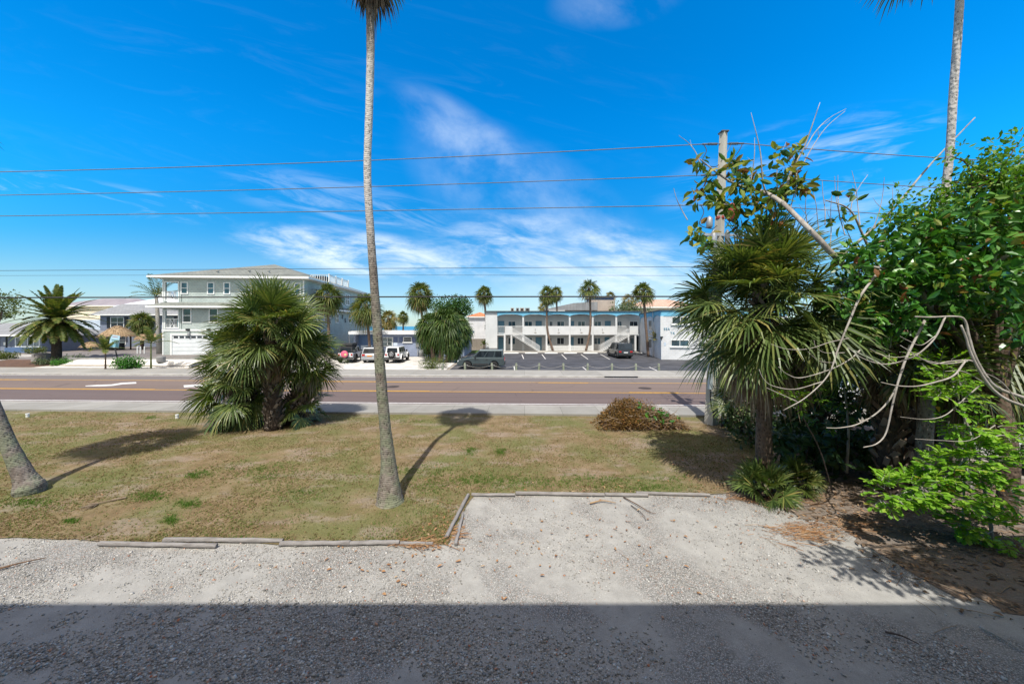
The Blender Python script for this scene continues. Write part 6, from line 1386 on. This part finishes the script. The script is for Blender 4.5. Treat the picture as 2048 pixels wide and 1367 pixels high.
b = G(205, 1008, .01); t = thing('fallen_frond', 'dead palm frond with a reddish stalk lying on the lawn', 'frond', tuple(b)); m = MB(); rg = random.Random(4); m.beam((.05, .14, .03), (.24, .28, .03), .05, .02); m.beam((-.08, .0, .03), (.05, .14, .03), .025, .02)
for k in range(40): a = R(-120 + rg.uniform(-55, 55)); l = rg.uniform(.12, .32); m.beam((-.08, .0, .03), (-.08 + l * math.cos(a) * .8, l * math.sin(a), rg.uniform(.0, .07)), .010, .005)
m.build('blades', M['dead frond'], t)
def stick(label, pts, r, mat='dark twig'):
    p0 = G(*pts[0]); m = MB(); c = curve([G(*p) - p0 + Vector((0, 0, r + .005 + .02 * (k % 2))) for k, p in enumerate(pts)], 4); m.tube(c, taper(r, r * .4, len(c)), 6, True, prand(.1)); o = m.build('fallen_stick', M[mat], None, True); o.location = p0; tag(o, label, 'stick', 'fallen sticks')
pm('stick brown', (.17, .10, .06), (.10, .065, .045), 6., .9); pm('stick tan', (.38, .26, .15), (.28, .18, .10), 6., .9)
stick('long brown stick on the shell gravel at the far left', [(-5, 1140), (40, 1130), (92, 1117)], .018, 'stick brown')
stick('brown forked-looking stick near the far gravel edge', [(1247, 995), (1275, 1012), (1300, 1025), (1312, 1029)], .014, 'stick brown')
stick('short tan curved palm stalk on the gravel below the long timber', [(1180, 1008), (1205, 1004), (1232, 1007)], .02, 'stick tan')
stick('pale twig on the lawn right of the tall palm', [(873, 1001), (888, 1007), (902, 1014)], .008, 'stick tan')
stick('thin dark twig in the shade at the lower right', [(1770, 1265), (1805, 1277), (1838, 1290)], .014)
stick('long thin stick in the shade at the lower right corner', [(1960, 1255), (2010, 1285), (2050, 1307)], .016, 'bare wood')
stick('dark curved twig on the gravel in the middle', [(1262, 1011), (1285, 1030), (1292, 1042)], .010)

# ------------------------------------------------------------------ stuff nobody could count
nr = np.random.default_rng(3)
def vnoise(x, y, sc, seed=0):
    r = np.random.default_rng(seed).random((64, 64)); X = x * sc + 100; Y = y * sc + 100; i = np.floor(X).astype(int); j = np.floor(Y).astype(int); fx = X - i; fy = Y - j
    fx = fx * fx * (3 - 2 * fx); fy = fy * fy * (3 - 2 * fy); g = lambda a, b: r[a % 64, b % 64]
    return (g(i, j) * (1 - fx) + g(i + 1, j) * fx) * (1 - fy) + (g(i, j + 1) * (1 - fx) + g(i + 1, j + 1) * fx) * fy
def fnoise(x, y, sc, seed): return .5 * vnoise(x, y, sc, seed) + .3 * vnoise(x, y, sc * 2.1, seed + 1) + .2 * vnoise(x, y, sc * 4.3, seed + 2)
def inpoly(x, y, P_):
    c = np.zeros(len(x), bool); n = len(P_)
    for k in range(n):
        (x0, y0), (x1, y1) = P_[k], P_[(k + 1) % n]; q = ((y0 > y) != (y1 > y)); c ^= q & (x < (x1 - x0) * (y - y0) / (y1 - y0 + 1e-12) + x0)
    return c
def blades(name, x, y, z, h, w, lean, mat):
    n = len(x); a = nr.random(n) * 6.283; b = nr.random(n) * 6.283; v = np.zeros((n, 3, 3), np.float32)
    v[:, 0] = np.stack([x - np.cos(a) * w / 2, y - np.sin(a) * w / 2, np.full(n, z)], 1); v[:, 1] = np.stack([x + np.cos(a) * w / 2, y + np.sin(a) * w / 2, np.full(n, z)], 1)
    v[:, 2] = np.stack([x + np.cos(b) * h * lean, y + np.sin(b) * h * lean, z + h], 1)
    return npmesh(name, v.reshape(-1, 3), np.full(n, 3), np.arange(3 * n), M[mat])
leafmat('dry blade', [(0, (.12, .08, .045)), (.3, (.23, .165, .09)), (.52, (.34, .26, .15)), (.62, (.20, .185, .075)), (.85, (.14, .155, .05)), (1, (.10, .15, .03))], .2, .8, .1)
leafmat('green blade', [(0, (.06, .12, .02)), (.6, (.095, .18, .028)), (1, (.15, .22, .05))], .3, .7, .15)
def sample_lawn(n, near=1.7):
    y = 6.6 + (17.2 - 6.6) * nr.random(n) ** near; x = (nr.random(n) * 2 - 1) * (y * 1.52 + .5); k = inpoly(x, y, lw); return x[k], y[k]
def clumps(name, x, y, z, nb, rad, h, w, mat):
    # tufts: the blades of a tuft share their root point, so each tuft has one colour of its own
    n = len(x); a = nr.random((n, nb)) * 6.283; lean = nr.uniform(.3, 1., (n, nb)) * rad[:, None]; hh = h[:, None] * nr.uniform(.5, 1.1, (n, nb)); ww = w[:, None] * nr.uniform(.7, 1.3, (n, nb))
    v = np.zeros((n, 1 + 2 * nb, 3), np.float32); v[:, 0] = np.stack([x, y, np.full(n, z)], 1)
    bx_, by_ = x[:, None] + np.cos(a) * lean * .45, y[:, None] + np.sin(a) * lean * .45
    v[:, 1::2, 0] = bx_ - np.sin(a) * ww; v[:, 1::2, 1] = by_ + np.cos(a) * ww; v[:, 1::2, 2] = z + hh * .35
    v[:, 2::2, 0] = x[:, None] + np.cos(a) * lean; v[:, 2::2, 1] = y[:, None] + np.sin(a) * lean; v[:, 2::2, 2] = z + hh
    f = np.array([(0, 1 + 2 * k, 2 + 2 * k) for k in range(nb)]); idx = (f[None] + (np.arange(n) * (1 + 2 * nb))[:, None, None]).ravel()
    return npmesh(name, v.reshape(-1, 3), np.full(n * nb, 3), idx, M[mat])
x, y = sample_lawn(95000, 1.5); nz = fnoise(x, y, .8, 5); k = nr.random(len(x)) < np.clip((nz - .36) * 5, .10, 1); x, y = x[k], y[k]
o = clumps('dry_grass', x, y, .003, 8, nr.uniform(.02, .06, len(x)), nr.uniform(.015, .045, len(x)), nr.uniform(.005, .010, len(x)), 'dry blade'); tag(o, kind='stuff')
wx, wy = [], []
SP = [(530, 945, 70, 16, 260), (300, 993, 26, 7, 160), (380, 1008, 20, 6, 120), (405, 948, 18, 5, 70), (385, 952, 12, 4, 60), (145, 1043, 12, 4, 60), (341, 1041, 10, 6, 70), (942, 901, 10, 6, 110), (1001, 904, 8, 6, 110), (830, 940, 60, 10, 160), (1060, 965, 120, 12, 520), (950, 960, 70, 9, 200), (1200, 960, 60, 9, 160), (1290, 975, 60, 8, 140), (300, 835, 14, 3, 60), (820, 843, 24, 3, 80), (860, 975, 30, 12, 90), (60, 1006, 40, 8, 140), (600, 985, 60, 14, 120), (1340, 958, 30, 8, 60), (1390, 905, 40, 10, 40), (1330, 860, 40, 6, 60)]
for px, py, rx_, ry_, n in SP:
    for _ in range(n):
        a = nr.normal(0, .72, 2); p = G(px + a[0] * rx_, py + a[1] * ry_)
        m_ = nr.integers(4, 9); wx += list(p.x + nr.normal(0, .03, m_)); wy += list(p.y + nr.normal(0, .03, m_))
x, y = sample_lawn(80000); nz = fnoise(x, y, .55, 21); k = nr.random(len(x)) < np.clip((nz - .47) * 4, .03, .7); wx = np.concatenate([wx, x[k]]); wy = np.concatenate([wy, y[k]])
o = blades('green_weeds', wx, wy, .004, nr.uniform(.02, .065, len(wx)), nr.uniform(.008, .016, len(wx)), nr.uniform(.3, 1.2, len(wx)), 'green blade'); tag(o, kind='stuff')
def pebbles(name, x, y, s, mat, z=-.012):
    n = len(x); base = np.array([(1, 0, 0), (-1, 0, 0), (0, 1, 0), (0, -1, 0), (0, 0, 1), (0, 0, -1)], float); f = np.array([(0, 2, 4), (2, 1, 4), (1, 3, 4), (3, 0, 4), (2, 0, 5), (1, 2, 5), (3, 1, 5), (0, 3, 5)])
    sc = np.stack([s, s * nr.uniform(.55, 1., n), s * nr.uniform(.28, .6, n)], 1); a = nr.random(n) * 6.283; v = base[None] * sc[:, None, :] * nr.uniform(.8, 1.2, (n, 6, 1)); tl = nr.normal(0, .25, (n, 2))
    v[:, :, 2] += v[:, :, 0] * tl[:, :1] + v[:, :, 1] * tl[:, 1:]
    X_ = v[:, :, 0] * np.cos(a)[:, None] - v[:, :, 1] * np.sin(a)[:, None]; Y_ = v[:, :, 0] * np.sin(a)[:, None] + v[:, :, 1] * np.cos(a)[:, None]
    w = np.stack([X_ + x[:, None], Y_ + y[:, None], v[:, :, 2] + z + sc[:, 2:3] * .5], 2)
    return npmesh(name, w.reshape(-1, 3), np.full(n * 8, 3), (f[None] + np.arange(n)[:, None, None] * 6).ravel(), M[mat], True)
leafmat('shell pebble', [(0, (.17, .163, .15)), (.3, (.30, .29, .268)), (.7, (.44, .425, .395)), (.95, (.64, .62, .58)), (.985, (.46, .27, .19)), (1, (.44, .18, .1))], .0, .9, .15)
N_ = 170000; y = 3.6 + (8.6 - 3.6) * nr.random(N_) ** 1.25; x = (nr.random(N_) * 2 - 1) * (y * 1.5 + .4)
nz = fnoise(x, y, .75, 31); dens = np.clip((nz - .44 - .05 * (x > 1.5)) * 7, .03, 1) * np.where((x < -.6 + .6 * (5 - y)), 1.25, .58)
k = (nr.random(N_) < dens) & ~inpoly(x, y, lw) & ((x < 6.5) | (y < 5.3) | (nr.random(N_) < .12)); x, y = x[k], y[k]
o = pebbles('shell_gravel', x, y, (nr.gamma(2.8, .0027, len(x)) + .0040) * np.where(y < 5.3, 1.2, .9), 'shell pebble'); tag(o, kind='stuff')
# fallen leaves and palm litter
def litter(name, pts, mat, l0, l1, wr, kind='stuff'):
    mb = MB(); rg = random.Random(9)
    for (x_, y_) in pts:
        d = rvec(rg); d.z *= .25; leaf(mb, Vector((x_, y_, .016)), d.normalized(), (UP + rvec(rg) * .35).normalized(), rg.uniform(l0, l1), rg.uniform(l0, l1) * wr, .15)
    for k in range(len(mb.v)): mb.v[k] = (mb.v[k][0], mb.v[k][1], max(mb.v[k][2], .004))
    return tag(mb.build(name, M[mat]), kind=kind)
pts = []
for px, py, rx_, ry_, n in ((1150, 985, 240, 20, 70), (880, 1060, 40, 40, 70), (850, 1090, 40, 10, 40), (1000, 1100, 250, 60, 45), (700, 1130, 500, 40, 40), (1450, 985, 90, 20, 70), (1650, 1030, 120, 40, 120), (1300, 1060, 200, 60, 40), (1350, 930, 120, 50, 60), (1750, 1010, 100, 40, 80), (900, 950, 120, 40, 40), (300, 1000, 280, 60, 25), (1850, 1120, 100, 60, 50)):
    for _ in range(n): a = nr.normal(0, .5, 2); p = G(px + a[0] * rx_, max(860, py + a[1] * ry_)); pts.append((p.x, p.y))
for px, py in ((922, 1122), (765, 1187), (1007, 1201), (1394, 1184), (812, 1169), (1085, 1044), (1254, 1044), (1348, 1043)): p = G(px, py); pts += [(p.x, p.y)] * 2
litter('fallen_leaves', pts, 'fallen leaf', .04, .10, .45)
leafmat('old leaf', [(0, (.07, .05, .035)), (.5, (.15, .105, .07)), (.85, (.25, .17, .11)), (1, (.36, .27, .2))], .05, .9, .1)
pts = []
while len(pts) < 2600:
    q = (nr.uniform(5.6, 13.5), nr.uniform(4.4, 12.5))
    if q[0] > 6.2 + .35 * nr.normal() + max(0, (5.6 - q[1])) * 1.3 and not inpoly(np.array([q[0]]), np.array([q[1]]), lw)[0]: pts.append(q)
litter('ground_leaves', pts, 'old leaf', .05, .15, .42)
mb = MB(); rg = random.Random(29)
for k in range(260):
    p = Vector((rg.uniform(6.0, 11.5), rg.uniform(4.4, 9.5), .008)); a = rg.gauss(-.6, .7); l = rg.uniform(.08, .5); mb.tube([p, p + Vector((l * math.cos(a) * .5, l * math.sin(a) * .5, .015)), p + Vector((l * math.cos(a), l * math.sin(a), 0))], rg.uniform(.003, .007), 4, False)
tag(mb.build('ground_twigs', M['brush twig']), kind='stuff')
mb = MB(); rg = random.Random(19)
for px, py, rx_, ry_, n in ((1595, 1062, 64, 22, 190), (1560, 1000, 60, 12, 90), (830, 1087, 50, 7, 90), (900, 1070, 14, 18, 40), (1480, 995, 60, 6, 50), (1700, 1050, 60, 20, 60)):
    for _ in range(n):
        p = G(px + rg.gauss(0, .5) * rx_, py + rg.gauss(0, .5) * ry_); a = rg.gauss(-.4 if px > 1000 else .05, .5); l = rg.uniform(.08, .4); q = p + Vector((l * math.cos(a), l * math.sin(a), rg.uniform(.0, .05))); mb.tube([p + UP * .01, q + UP * .012], rg.uniform(.003, .006), 3, False)
tag(mb.build('palm_litter', M['fallen leaf']), kind='stuff')
